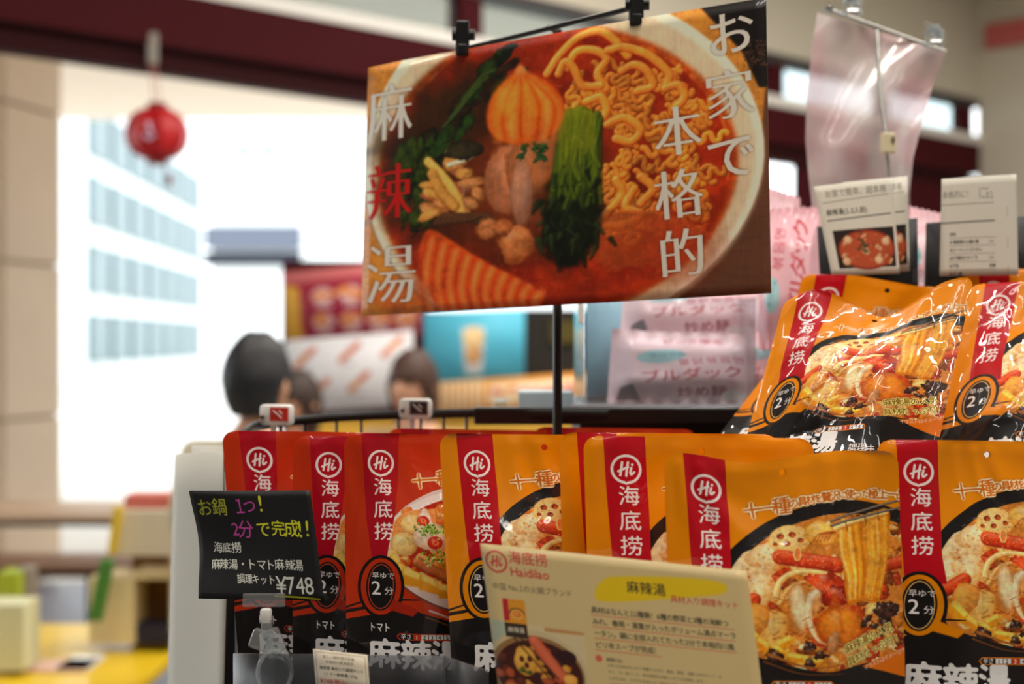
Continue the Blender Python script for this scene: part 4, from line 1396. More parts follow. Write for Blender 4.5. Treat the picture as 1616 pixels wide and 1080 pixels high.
MB().box((a.x + b_.x) / 2 + .03, 5.69, a.z - .09, .1, .02, .09).build('cabinet_label', mat('dim_yellow_label', (90, 78, 20), .5), stall)

# ------------------------------------------------------------------ people behind the rack
M_skin = mat('skin', (214, 160, 130), .55, var=.05)
def skin_object(name, chain, edges, m, parent, vox=None, head=None, hs=1.0):
    me = bpy.data.meshes.new(name)
    me.from_pydata([c[0] for c in chain], edges, [])
    o = bpy.data.objects.new(name, me); COL.objects.link(o)
    sk = o.modifiers.new('skin', 'SKIN')
    sk.use_smooth_shade = True
    for i, c in enumerate(chain):
        r = c[1]
        me.skin_vertices[0].data[i].radius = r if isinstance(r, tuple) else (r, r)
    me.skin_vertices[0].data[0].use_root = True
    sb = o.modifiers.new('round', 'SUBSURF'); sb.levels = sb.render_levels = 2
    dg = bpy.context.evaluated_depsgraph_get(); dg.update()
    nm = bpy.data.meshes.new_from_object(o.evaluated_get(dg))
    bpy.data.objects.remove(o)
    if head is not None:
        bm = bmesh.new(); bm.from_mesh(nm)
        r = bmesh.ops.create_uvsphere(bm, u_segments=28, v_segments=20, radius=1)
        for v in r['verts']:
            x, y, z = v.co
            jaw = 1 - .28 * max(0, -z) ** 1.3
            nz = .016 * math.exp(-((x / .16) ** 2 + ((z + .12) / .22) ** 2)) if y < 0 else 0
            sock = .008 * (math.exp(-(((abs(x) - .38) / .16) ** 2 + ((z - .05) / .12) ** 2))) if y < 0 else 0
            v.co = Vector((x * .075 * jaw, y * .096 * (1 - .12 * max(0, -z)) - nz + sock, z * .118)) * hs + head
        for sx in (-1, 1):
            e = bmesh.ops.create_uvsphere(bm, u_segments=10, v_segments=8, radius=1)
            for v in e['verts']:
                v.co = Vector((v.co.x * .012 + sx * .077, v.co.y * .02 + .008, v.co.z * .032 - .01)) * hs + head
        bm.to_mesh(nm); bm.free()
    nm.name = name
    o = bpy.data.objects.new(name, nm); COL.objects.link(o)
    nm.materials.append(m)
    if vox:
        md = o.modifiers.new('one_surface', 'REMESH'); md.mode = 'VOXEL'; md.voxel_size = vox; md.use_smooth_shade = True
    o.parent = parent
    return o

def person(x, y, h, rz, hair_col, shirt_col, label, long_hair=False, face=False):
    e = empty('person', (x, y, 0), label, 'person', rz=math.radians(rz))
    s = h / 1.70
    V = lambda a, b, c: Vector((a * s, b * s, c * s))
    hd = V(0, -.015, 1.575)
    ch = [(V(0, 0, .95), (.13 * s, .10 * s)), (V(0, .005, 1.15), (.115 * s, .085 * s)), (V(0, .005, 1.33), (.13 * s, .09 * s)), (V(0, .0, 1.43), .055 * s), (V(0, -.005, 1.50), .048 * s),
          (V(.10, 0, .90), .085 * s), (V(.105, -.01, .50), .055 * s), (V(.105, .01, .09), .036 * s), (V(.115, -.13, .03), (.04 * s, .025 * s)),
          (V(-.10, 0, .90), .085 * s), (V(-.105, -.01, .50), .055 * s), (V(-.105, .01, .09), .036 * s), (V(-.115, -.13, .03), (.04 * s, .025 * s)),
          (V(.165, .0, 1.37), .055 * s), (V(.20, .01, 1.10), .042 * s), (V(.215, -.06, .88), .028 * s), (V(.215, -.09, .80), (.04 * s, .018 * s)), (V(.21, -.11, .72), (.028 * s, .012 * s)),
          (V(-.165, .0, 1.37), .055 * s), (V(-.20, .01, 1.10), .042 * s), (V(-.215, -.06, .88), .028 * s), (V(-.215, -.09, .80), (.04 * s, .018 * s)), (V(-.21, -.11, .72), (.028 * s, .012 * s))]
    ed = [(0, 1), (1, 2), (2, 3), (3, 4), (0, 5), (5, 6), (6, 7), (7, 8), (0, 9), (9, 10), (10, 11), (11, 12), (2, 13), (13, 14), (14, 15), (15, 16), (16, 17), (2, 18), (18, 19), (19, 20), (20, 21), (21, 22)]
    body = skin_object('body', ch, ed, M_skin, e, .011, head=hd, hs=s)
    k = .016
    sc = [(V(0, 0, .93), (.15 * s, .12 * s)), (V(0, .005, 1.15), (.135 * s, .105 * s)), (V(0, .005, 1.32), (.15 * s, .105 * s)), (V(0, .0, 1.42), .066 * s),
          (V(.165, .0, 1.375), .070 * s), (V(.20, .01, 1.16), .058 * s), (V(-.165, .0, 1.375), .070 * s), (V(-.20, .01, 1.16), .058 * s)]
    skin_object('shirt', sc, [(0, 1), (1, 2), (2, 3), (2, 4), (4, 5), (2, 6), (6, 7)], mat('cloth_%d_%d_%d' % shirt_col, shirt_col, .9), e)
    tc = [(V(0, 0, .97), (.145 * s, .115 * s)), (V(.10, 0, .86), .10 * s), (V(.105, -.01, .50), .07 * s), (V(.105, .01, .10), .055 * s), (V(-.10, 0, .86), .10 * s), (V(-.105, -.01, .50), .07 * s), (V(-.105, .01, .10), .055 * s)]
    skin_object('trousers', tc, [(0, 1), (1, 2), (2, 3), (0, 4), (4, 5), (5, 6)], mat('dark_trousers', (46, 48, 58), .9), e)
    # hair: a cap over skull and nape with a hairline at the forehead
    bm = bmesh.new()
    bmesh.ops.create_uvsphere(bm, u_segments=32, v_segments=24, radius=1)
    dele = []
    for v in bm.verts:
        x_, y_, z_ = v.co
        low = (-.62 if y_ > .1 else .05 - .5 * max(0, y_ + .5)) if not long_hair else (-1.3 if y_ > -.1 else .1 - 1.2 * max(0, y_ + .75))
        if z_ < low - .05: dele.append(v)
        rr = 1.0 + .03 * math.sin(9 * x_ + 5 * z_) * math.cos(7 * y_)
        tp_ = 1 - .30 * max(0, -z_) ** 1.2 * (0 if long_hair else 1)
        v.co = Vector((x_ * .086 * rr * tp_, y_ * .108 * rr * tp_ + .006, z_ * (.130 if z_ > 0 else (.145 if not long_hair else .21)) * rr + .004)) * s + hd
    bmesh.ops.delete(bm, geom=dele, context='VERTS')
    me = bpy.data.meshes.new('hair')
    for f in bm.faces: f.smooth = True
    bm.to_mesh(me); bm.free()
    ho = bpy.data.objects.new('hair', me); COL.objects.link(ho)
    me.materials.append(mat('hair_%d_%d_%d' % hair_col, hair_col, .6, bump=.5, bscale=90))
    sd = ho.modifiers.new('thickness', 'SOLIDIFY'); sd.thickness = .02; sd.offset = -1
    ho.parent = e
    if face:
        for sx in (-1, 1):
            m = MB(); m.box(sx * .03, -.101 * s, hd.z + .012, .026, .006, .010, None, .002); m.build('eye', mat('dark_eye', (30, 20, 18), .3), None, (0, 0, 0)).parent = e
        m = MB(); m.box(0, -.098 * s, hd.z - .062, .04, .008, .009, None, .002); m.build('mouth', mat('lips', (170, 80, 76), .5), None, (0, 0, 0)).parent = e
    return e
def head_top(px, py, d): return U(px, py, d)
p = head_top(403, 533, 3.45); person(p.x, p.y, p.z + .01, 180 - 20, (26, 26, 30), (196, 186, 160), 'man with short black hair seen from behind in a beige shirt')
p = head_top(473, 590, 4.9); person(p.x, p.y, p.z + .01, -35, (50, 32, 24), (150, 60, 40), 'dark-haired person half hidden behind the black-haired man', face=True, long_hair=True)
p = head_top(655, 558, 4.6); person(p.x, p.y, p.z + .01, -25, (66, 38, 24), (190, 160, 120), 'brown-haired person standing before the white sausage menu board', face=True, long_hair=True)

# ------------------------------------------------------------------ yellow table with books, lower left
M_yel = mat('yellow_lacquer', (226, 190, 30), .4, coat=.15)
yt = empty('display_table', (-1.5, 3.8, 0), 'yellow topped display table holding books at lower left', 'table')
MB().box(-1.55, 3.82, .735, 1.25, .95, .03, None, .004).build('tabletop', M_yel, yt)
for sx in (-2.12, -.98):
    for sy in (3.4, 4.25):
        MB().box(sx, sy, .36, .04, .04, .72).build('leg', M_black, yt)
ZT_ = .75
M_crm = mat('cream_card', (222, 206, 160), .7)
rk = empty('book_stand', (U(215, 990, 3.9).x, 3.9, ZT_), 'cream card stand with an open shelf on the yellow table', 'stand')
xl, xr = U(170, 0, 3.9).x, U(268, 0, 3.9).x
def rbox(px0, px1, py0, py1, d, th, name, m, parent=None, bev=.002, rot=None):
    a, b = U(px0, py0, d), U(px1, py1, d)
    return MB().box((a.x + b.x) / 2, d + th / 2, (a.z + b.z) / 2, b.x - a.x, th, a.z - b.z, rot, bev).build(name, m, parent)
rbox(140, 212, 912, 1017, 3.88, .16, 'side_box', M_crm, rk)
rbox(208, 275, 905, 915, 3.88, .16, 'shelf', M_crm, rk)
rbox(186, 275, 806, 878, 3.86, .03, 'front_panel', mat('ivory_card', (214, 206, 184), .7), rk)
rbox(208, 275, 878, 1017, 4.02, .02, 'back_panel', mat('brown_card', (120, 84, 44), .8), rk)
rbox(268, 276, 800, 1017, 3.88, .16, 'side_panel', M_crm, rk)
tag(rbox(196, 268, 782, 804, 3.9, .10, 'book', mat('salmon_cover', (206, 110, 96), .6)), 'flat salmon red book lying on top of the cream stand', 'book')
tag(rbox(212, 268, 986, 1017, 3.9, .08, 'book', mat('navy_cover', (30, 30, 60), .6)), 'dark navy book standing inside the cream stand', 'book')
tag(rbox(148, 168, 884, 982, 3.80, .03, 'book', mat('green_cover', (70, 130, 50), .6), rot=Matrix.Rotation(math.radians(12), 3, 'Y')), 'thin green book leaning against the left of the cream stand', 'book')
tag(rbox(174, 186, 800, 876, 3.82, .03, 'book', mat('yellow_cover', (222, 190, 40), .6), rot=Matrix.Rotation(math.radians(8), 3, 'Y')), 'thin yellow book leaning at the top of the cream stand', 'book')
tag(rbox(-30, 38, 955, 1060, 3.6, .12, 'card_box', mat('pale_green_card', (214, 214, 176), .7)), 'pale green card box at the table corner', 'box')
tag(rbox(-6, 28, 905, 960, 3.95, .1, 'book', mat('lime_cover', (160, 180, 50), .6)), 'lime green book standing behind the pale card box', 'book')
tag(rbox(22, 42, 900, 960, 4.0, .1, 'book', mat('grey_cover', (126, 120, 112), .6)), 'grey book beside the lime green one', 'book')
pp = U(60, 1052, 3.6); tag(MB().box(pp.x, 3.72, ZT_ + .003, .20, .14, .003).build('leaflet', mat('pink_leaflet', (222, 176, 150), .3)), 'pinkish leaflet lying flat on the yellow table', 'leaflet')
pp = U(112, 1040, 3.6); tag(MB().box(pp.x - .02, 3.75, ZT_ + .003, .09, .16, .003).build('leaflet', mat('white_leaflet', (240, 240, 240), .2)), 'glossy white leaflet lying on the yellow table', 'leaflet')

# ------------------------------------------------------------------ display rack
rack = empty('display_rack', (.2, 1.35, 0), 'black wire display rack with curved rim holding the soup pouches', 'rack')
def cat3(P, n=6):
    P = [Vector(p) for p in P]
    P = [2 * P[0] - P[1]] + P + [2 * P[-1] - P[-2]]
    o = []
    for i in range(1, len(P) - 2):
        for j in range(n):
            t = j / n
            o.append(.5 * ((2 * P[i]) + (P[i + 1] - P[i - 1]) * t + (2 * P[i - 1] - 5 * P[i] + 4 * P[i + 1] - P[i + 2]) * t * t + (-P[i - 1] + 3 * P[i] - 3 * P[i + 1] + P[i + 2]) * t ** 3))
    o.append(P[-2])
    return o
rim = cat3([U(372, 712, 1.30), U(384, 686, 1.36), U(412, 671, 1.45), U(480, 663, 1.50), U(570, 657, 1.52), U(770, 652, 1.52), U(960, 654, 1.50)])
MB().tube(rim, .0052, 10, flat=.7).build('rim', M_black, rack, smooth=True)
low = [v - Vector((0, 0, .21)) for v in rim]
MB().tube(low, .004, 8).build('lower_rim', M_black, rack, smooth=True)
for px in (437, 480, 525, 570, 614, 656, 698, 742):
    q = min(rim, key=lambda v: abs(v.x / v.y * FP + 808 - px))
    MB().tube([q, q - Vector((0, 0, .21))], .0016, 6).build('wire', M_black, rack)
a = U(362, 700, 1.29)
MB().box(a.x, 1.295, .75, .0105, .012, 1.5).build('post', M_black, rack)
MB().box(.62, 1.295, .70, .012, .012, 1.40).build('post', M_black, rack)
MB().box(.62, 1.80, .75, .012, .012, 1.50).build('post', M_black, rack)
MB().box(a.x, 1.80, .70, .012, .012, 1.40).build('post', M_black, rack)
MB().box((a.x + .62) / 2, 1.40, 1.258, .62 - a.x, .84, .012).build('basket_floor', M_black, rack)
# upper tier
xa = U(748, 650, 1.51).x
MB().box((xa + .95) / 2, 1.52, U(0, 657, 1.51).z, .95 - xa, .016, .0185, None, .002).build('tier_edge', M_black, rack)
xb = U(905, 650, 1.51).x
MB().box((xb + .95) / 2, 1.67, U(0, 657, 1.51).z + .001, .95 - xb, .28, .0185, None, .002).build('tier_shelf', M_black, rack)
MB().box((xb + .95) / 2, 1.69, 1.39, .95 - xb - .02, .22, .24).build('tier_body', mat('black_panel', (16, 16, 18), .5), rack)

# side notice sheets at the left end of the rack
M_side = mat('side_paper', (214, 210, 198), .8, var=.02)
o = sheet('notice_sheet', [U(276, 717, 1.44), U(354, 712, 1.28), U(354, 1130, 1.28), U(268, 1150, 1.44)], M_side, 8, 8, lambda S, T: .003 * np.sin(S * 5 + T * 2), .0012)
tag(o, 'white paper notice covering the left end of the black rack', 'paper sheet')
o = sheet('notice_sheet', [U(302, 703, 1.50), U(354, 703, 1.40), U(354, 800, 1.40), U(302, 800, 1.50)], M_side, 3, 3, None, .0012)
tag(o, 'second pale paper sheet peeking above the white notice', 'paper sheet')

# white price clips on the rim
def rim_clip(px, py, d, face_col, label):
    c = U(px, py, d)
    e = empty('price_clip', (c.x, c.y, c.z - .012), label, 'clip')
    r = Matrix.Rotation(math.radians(-14), 3, 'Z')
    MB().box(c.x, c.y, c.z, .034, .016, .021, r, .004).build('clip_body', M_white, e, smooth=True)
    MB().tube([c + Vector((-.0135, -.002, -.002)), c + Vector((-.0135, -.0115, -.002))], .0022, 12).build('rivet', mat('brown_rivet', (90, 70, 50), .4), e)
    f = c + r @ Vector((.006, -.0085, .001))
    MB().box(f.x, f.y, f.z, .020, .0012, .014, r, .0004).build('label_plate', mat('plate_%d' % face_col[0], face_col, .3, coat=.5), e)
    for k in range(2):
        MB().tube([f + Vector((-.006 + .006 * k, -.001, .004)), f + Vector((.003 + .004 * k, -.001, -.004))], .0006, 6).build('scratch_mark', M_white, e)
    MB().box(c.x - .004, c.y + .004, c.z - .018, .006, .006, .02, None, .001).build('clip_foot', M_white, e)
rim_clip(437, 655, 1.44, (196, 50, 36), 'white plastic clip with red plate on the left of the rack rim')
rim_clip(656, 645, 1.50, (60, 34, 44), 'white plastic clip with dark plate on the rim behind the red pouches')

# ------------------------------------------------------------------ soup kit pouches
PO = print_mat('spicy_pouch_print', pouch_art('orange'), .34, 1.0, bump=.12, bscale=150, alpha=True)
PX = PO.copy(); PX.name = 'crinkled_pouch_print'; crinkle(PX)
PR = print_mat('tomato_pouch_print', pouch_art('red'), .34, 1.0, bump=.12, bscale=150, alpha=True)
crinkle(PO, .3); crinkle(PR, .45)
for _m in (PO, PX, PR):
    _m.node_tree.nodes['Principled BSDF'].inputs['Specular IOR Level'].default_value = .18
M_foil = mat('silver_foil', (190, 150, 90), .3, metal=.6)
def pouch(kind, corners, seed, label, thick=.020, crumple=.0012, top=None, group=None, wave=.004, ridge=0.0, film='plain'):
    """corners TL,TR,BR,BL as (px,py,d). A flat sealed head, a swollen belly and a gusset foot."""
    C = [U(*c) for c in corners]
    nx, ny = 110, 140
    s = np.linspace(0, 1, nx); t = np.linspace(0, 1, ny)
    S, T = np.meshgrid(s, t)
    Wd = (C[1] - C[0]).length
    Ht = (C[3] - C[0]).length
    # rounded corners
    r = .011
    y = np.minimum(T, 1 - T) * Ht
    ins = np.where(y < r, r - np.sqrt(np.clip(r * r - (r - y) ** 2, 0, None)), 0) / Wd
    S2 = .5 + (S - .5) * (1 - 2 * ins)
    N = np.array((C[3] - C[0]).cross(C[1] - C[0]).normalized())
    P = bil([tuple(c) for c in C], S2, T)
    if top is not None:
        xs = [a for a, b in top]; ys = [b for a, b in top]
        dz = -np.interp(S2, xs, ys) / FP * corners[0][2] * (1 - T) ** 4
        dz = np.stack([gauss(dz.astype(F4), 4)], 0)[0]
        P = P.copy(); P[..., 2] += dz
    sm = lambda a, b, x: np.clip((x - a) / (b - a), 0, 1) ** 2 * (3 - 2 * np.clip((x - a) / (b - a), 0, 1))
    e = np.clip(np.minimum(S, 1 - S) / .5, 0, 1)
    side = sm(.03, .75, e)
    belly = side * sm(.05, .55, T) * (1 - sm(.93, 1.0, T) * .6)
    edge = sm(.0, .05, np.minimum(S, 1 - S)) * sm(0, .04, T) * sm(0, .03, 1 - T)
    w = wave * (np.sin(S * 6.2 + seed) + .5 * np.sin(S * 11 + seed * 2.1)) * (1 - T) ** 2
    def crum(k):
        n = np.zeros_like(S)
        for i, (f, a) in enumerate(((3, 1.0), (6, .55), (11, .28))):
            q = noise2(S + .15 * noise2(S, T, 3, 3, k + 50 + i), T, f, f * 1.25, k + i)
            n += a * (.5 - np.abs(q - .5) * 2 ** .6)
        return n
    n1 = crum(seed * 3) * crumple * (.3 + belly) * 1.6
    # soft vertical tension folds coming down from the seal
    folds = .0011 * np.sin(S * 34 + 3 * noise2(S, T, 3, 2, seed) * 4) * np.exp(-((T - .16) / .13) ** 2) * edge
    rd = 0
    if ridge:
        for k in range(5):
            rs = random.Random(seed * 10 + k)
            x0, y0, an = rs.uniform(.2, .8), rs.uniform(.25, .8), rs.uniform(0, 3.14)
            ww = .05
            d = (S - x0) * math.sin(an) - (T - y0) * math.cos(an) + .05 * np.sin(7 * ((S - x0) * math.cos(an) + (T - y0) * math.sin(an)) + k)
            l = (S - x0) * math.cos(an) + (T - y0) * math.sin(an)
            rd = rd + ridge * np.exp(-np.abs(d) / ww) * np.exp(-(l / .3) ** 2) * (1 if k % 2 else -1)
        for k in range(9):
            rs = random.Random(seed * 31 + k)
            x0, y0, an = rs.uniform(.2, .85), rs.uniform(.25, .85), rs.uniform(.6, 2.6)
            l = (S - x0) * math.cos(an) + (T - y0) * math.sin(an)
            d = (S - x0) * math.sin(an) - (T - y0) * math.cos(an) + rs.uniform(-1.5, 1.5) * l * l + .03 * np.sin(9 * l + k)
            rd = rd + ridge * .42 * np.exp(-np.sqrt(d * d + .0001) / .03) * np.exp(-(l / .28) ** 2)
        rd = rd * edge
    F = P + N * (belly * thick + w + n1 + folds + rd + .0006 * edge)[..., None]
    Bk = P + N * (-belly * thick * .55 + w + crum(seed * 5 + 1) * crumple * belly - .0006 * edge)[..., None]
    uvs = np.stack([S2, 1 - T], -1)
    base = (C[2] + C[3]) / 2
    root = empty('soup_pouch', base, label, 'pouch', group)
    m = PX if film == 'crinkled' else PO if kind == 'orange' else PR
    link('front_film', grid_mesh('front_film', F, uvs=uvs), m, root)
    link('back_film', grid_mesh('back_film', Bk[::2, ::2], flip=True, uvs=uvs[::2, ::2]), m, root)
    return root
G = 'soup kit pouches in the rack'
def hang(kind, l, ty, dl, dr, w, seed, label, skew=0, h=None, lean=.02, **k):
    """upright pouch: left edge px, top px, depths left and right, width px at dl"""
    h = h or w * 1.30
    pouch(kind, [(l, ty, dl), (l + w, ty + k.pop('dy', 4), dr), (l + w + skew, ty + h + 4, dr - lean), (l + skew, ty + h, dl - lean)], seed, label, group=G, **k)
# back row
hang('red', 612, 676, 1.445, 1.455, 254, 21, 'red pouch top glimpsed behind the square-on tomato pouch', wave=.002)
hang('red', 842, 674, 1.435, 1.445, 256, 22, 'red pouch top glimpsed behind the two overlapping orange pouches', wave=.002)
hang('orange', 1190, 690, 1.23, 1.26, 305, 23, 'orange pouch edge showing between the front pouch and the piled ones', wave=.003)
# front row, left to right
hang('red', 350, 680, 1.225, 1.262, 318, 31, 'leftmost red tomato pouch, behind the black price card', crumple=.0008, skew=30)
hang('red', 462, 688, 1.195, 1.232, 318, 32, 'second red tomato pouch, stripe at the right of the black price card', crumple=.001)
hang('red', 542, 684, 1.168, 1.205, 326, 33, 'third red tomato pouch, its white bowl fully in view', crumple=.001, skew=6)
hang('orange', 692, 684, 1.135, 1.172, 332, 34, 'orange pouch beside the third red pouch, above the left of the info card', skew=24, crumple=.0012)
hang('orange', 884, 682, 1.108, 1.145, 345, 35, 'orange pouch almost hidden, only its left edge and stripe sliver showing', skew=8, thick=.008)
hang('orange', 922, 688, 1.083, 1.120, 366, 36, 'orange pouch rising above the middle of the info card', skew=12)
hang('orange', 1384, 694, 1.085, 1.105, 352, 38, 'orange pouch at the right edge of the front row', skew=4, crumple=.001)
hang('orange', 1048, 714, 1.040, 1.058, 370, 37, 'frontmost orange pouch, whole bowl and chopsticks in view', skew=14, crumple=.0013,
     top=[(0, 0), (.1, 2), (.32, 20), (.5, 12), (.75, -2), (1, 0)], dy=-2)
# pile above
pouch('orange', [(1262, 520, 1.40), (1500, 540, 1.36), (1385, 800, 1.27), (1108, 722, 1.30)], 41, 'lower left orange pouch squeezed under the crumpled shiny one', crumple=.002, group=G, film='crinkled')
pouch('orange', [(1266, 432, 1.43), (1548, 452, 1.40), (1490, 760, 1.40), (1195, 760, 1.43)], 42, 'orange pouch whose head with hole rises behind the shiny one', crumple=.001, group=G, thick=.01, top=[(0, 0), (.3, -4), (.65, 8), (1, 4)])
pouch('orange', [(1522, 418, 1.44), (1800, 440, 1.42), (1800, 800, 1.38), (1530, 790, 1.40)], 43, 'orange pouch corner at the back of the right pile', crumple=.001, group=G, thick=.01)
pouch('orange', [(1532, 446, 1.32), (1830, 458, 1.29), (1770, 800, 1.20), (1455, 790, 1.235)], 44, 'shiny orange pouch at the right end of the upper pile', crumple=.002, group=G, ridge=.003, thick=.026, film='crinkled')
pouch('orange', [(1240, 474, 1.285), (1538, 436, 1.235), (1462, 788, 1.155), (1152, 782, 1.20)], 45, 'crumpled shiny orange pouch leaning on the upper pile', crumple=.0022, group=G, ridge=.0045, thick=.026, wave=.005, film='crinkled',
      top=[(0, 6), (.15, -6), (.35, 14), (.52, 46), (.66, 34), (.85, 2), (1, 0)])

# ------------------------------------------------------------------ big soup poster and its stand
pc = [U(578, 106, 1.42), U(1209, -4, 1.26), U(1217, 463, 1.26), U(570, 499, 1.42)]
po = sheet('soup_poster', pc, print_mat('poster_print', poster_art(), .42, .35, spec=.35), 40, 28,
           lambda S, T: .004 * np.sin(S * 3.1) * np.cos(T * 2) - .010 * np.clip(.10 - S, 0, 1) * 4 * (1 - T), .0006, back=M_paper)
tag(po, 'large noodle soup poster with white and red lettering clipped to black rod', 'poster')
stand = empty('poster_stand', (U(880, 660, 1.39).x, 1.392, 1.27), 'black T-shaped poster stand rising behind the large soup poster', 'stand')
MB().tube([U(722, 80, 1.392), U(1016, 8, 1.318)], .0026, 10).build('rod', M_black, stand, smooth=True)
q = U(880, 45, 1.385)
MB().tube([(q.x, 1.392, q.z), (q.x, 1.392, 1.27)], .0046, 12).build('pole', M_black, stand, smooth=True)
MB().tube([(q.x, 1.392, q.z), U(866, 44, 1.355)], .003, 8).build('elbow', M_black, stand)
for px, py, d in ((730, 62, 1.378), (1004, 14, 1.310)):
    c = U(px, py, d)
    e = empty('clip', (0, 0, 0)); e.parent = stand; e.location = c - wloc(stand); e.empty_display_size = .01
    MB().box(c.x, c.y - .004, c.z, .013, .006, .034, None, .0015).build('jaw', M_black, e)
    MB().box(c.x, c.y + .006, c.z + .003, .013, .006, .028, None, .0015).build('jaw', M_black, e)
    MB().tube([c + Vector((-.010, 0, .004)), c + Vector((.012, -.001, .004))], .0055, 12).build('spring', M_black, e, smooth=True)
    MB().box(c.x, c.y - .008, c.z - .011, .009, .004, .009, None, .001).build('grip', M_black, e)

# ------------------------------------------------------------------ pink noodle bags, acrylic box on the upper tier
PK = print_mat('pink_bag_print', pink_art(), .45, .3, bump=.2, bscale=60)
PKT = print_mat('pink_tall_bag_print', pinktall_art(), .4, .6, bump=.2, bscale=60)
def bag(corners, m, seed, label, thick=.02):
    C = [U(*c) for c in corners]
    S, T = np.meshgrid(np.linspace(0, 1, 60), np.linspace(0, 1, 60))
    P = bil([tuple(c) for c in C], S, T)
    N = np.array((C[3] - C[0]).cross(C[1] - C[0]).normalized())
    sm = lambda x: np.clip(x, 0, 1) ** 2 * (3 - 2 * np.clip(x, 0, 1))
    b = sm(np.minimum(S, 1 - S) / .18) * sm(np.minimum(T, 1 - T) / .35)
    q = .003 * (noise2(S, T, 5, 5, seed) - .5) + .0025 * (noise2(S, T, 12, 4, seed + 1) - .5)
    z = .0035 * np.sin(S * 50) * np.exp(-np.minimum(T, 1 - T) / .05)
    uv = np.stack([S, 1 - T], -1)
    root = empty('noodle_bag', (C[2] + C[3]) / 2, label, 'bag', 'pink noodle bags on the upper tier')
    link('front_film', grid_mesh('front_film', P + N * (b * thick + q + z)[..., None], uvs=uv), m, root)
    link('back_film', grid_mesh('back_film', P + N * (-b * thick + q + z - .0008)[..., None], flip=True, uvs=uv), mat('pink_film', (240, 190, 200), .4, coat=.5), root)
    # zig-zag sealed ends
    return root
bag([(966, 520, 1.62), (1190, 528, 1.60), (1192, 640, 1.58), (958, 640, 1.60)], PK, 1, 'pale pink noodle bag lying low inside the clear box')
bag([(985, 452, 1.70), (1196, 448, 1.68), (1192, 540, 1.64), (978, 535, 1.66)], PK, 2, 'pale pink noodle bag stacked behind, just under the big poster')
bag([(1150, 524, 1.66), (1300, 520, 1.64), (1300, 642, 1.60), (1150, 642, 1.62)], PK, 3, 'pink noodle bag lying between the clear box and the orange pile')
bag([(1204, 330, 1.60), (1302, 326, 1.58), (1290, 552, 1.54), (1196, 552, 1.56)], PKT, 4, 'upright pink noodle bag with vertical red lettering beside the poster')
bag([(1195, 288, 1.76), (1262, 312, 1.74), (1270, 560, 1.70), (1190, 560, 1.72)], PK, 5, 'pink noodle bag top peeking over the vertical lettered one')
bag([(1415, 322, 1.62), (1492, 338, 1.60), (1492, 560, 1.56), (1415, 560, 1.58)], PK, 6, 'pink noodle bag standing in the gap between the two recipe cards')
# blue bag at the far right behind the flyer
o = bag([(1600, 360, 1.56), (1700, 350, 1.55), (1700, 560, 1.52), (1600, 560, 1.53)], print_mat('blue_bag_print', (lambda c: (c.line('ブル', 20, 120, 90, (60, 110, 150), weight=2, ang=-.2), c)[1])(Canvas(300, 500, (150, 196, 214), .6)), .4, .5), 7, 'pale blue bag corner at the right border behind the recipe card')

box_ = empty('acrylic_display_box', (U(1055, 640, 1.54).x, 1.66, U(0, 643, 1.52).z), 'clear acrylic display box around the low pink bags', 'box')
zb, zt = U(0, 642, 1.53).z, U(0, 470, 1.53).z
x0, x1 = U(922, 0, 1.53).x, U(1194, 0, 1.53).x
MB().box((x0 + x1) / 2, 1.535, (zb + zt) / 2, x1 - x0, .002, zt - zb).build('front_pane', M_clear, box_)
MB().box(x0, 1.65, (zb + zt) / 2, .002, .22, zt - zb).build('side_pane', M_clear, box_)
MB().box(x1, 1.65, (zb + zt) / 2, .002, .22, zt - zb).build('side_pane', M_clear, box_)
MB().box((x0 + x1) / 2, 1.528, zb + .0015, x1 - x0 + .03, .006, .0024).build('bright_edge', mat('polished_edge', (210, 210, 226), .15), box_)
MB().box(x0 - .004, 1.53, U(0, 495, 1.53).z, .006, .006, .022, None, .001).build('corner_bracket', M_white, box_)
o = sheet('backing_card', [U(925, 470, 1.74), U(992, 468, 1.74), U(992, 640, 1.74), U(925, 640, 1.74)], mat('sky_blue_card', (158, 204, 226), .6), 3, 3, None, .002)
tag(o, 'light blue card standing inside the clear box left of the pink bags', 'card')
o = rbox(818, 905, 618, 645, 1.60, .05, 'small_carton', mat('pale_blue_carton', (176, 196, 208), .5)); tag(o, 'small pale blue carton on the black tier beside the poster pole', 'carton')
o = rbox(780, 800, 633, 645, 1.58, .03, 'plastic_cube', M_clear); tag(o, 'tiny clear plastic block left of the pale carton', 'block')

# black boards with recipe leaflets
for px, lab in (([(1290, 358), (1448, 344), (1450, 446), (1298, 446)], 'black backing board behind the folded soup recipe leaflet'),
                ([(1462, 352), (1640, 340), (1640, 446), (1458, 446)], 'black backing board behind the numbered recipe leaflet at right')):
    tag(sheet('backing_board', [U(x, y, 1.47) for x, y in px[:2]] + [U(x, y + 60, 1.455) for x, y in px[2:]], M_blackcard, 3, 3, None, .002), lab, 'board')
o = sheet('recipe_leaflet', [U(1284, 295, 1.44), U(1408, 281, 1.425), U(1420, 432, 1.42), U(1313, 436, 1.435)], print_mat('recipe_print', flyer_art(0), .7), 14, 14, lambda S, T: .003 * np.sin(S * 3.1), .0006)
tag(o, 'folded recipe leaflet with a red soup picture below the pink sheet', 'leaflet')
o2 = sheet('recipe_leaflet', [U(1330, 288, 1.452), U(1432, 278, 1.446), U(1436, 428, 1.445), U(1340, 434, 1.452)], print_mat('recipe_back_print', flyer_art(0), .7), 6, 6, None, .0006)
tag(o2, 'second soup picture leaflet showing only as a strip behind the first', 'leaflet')
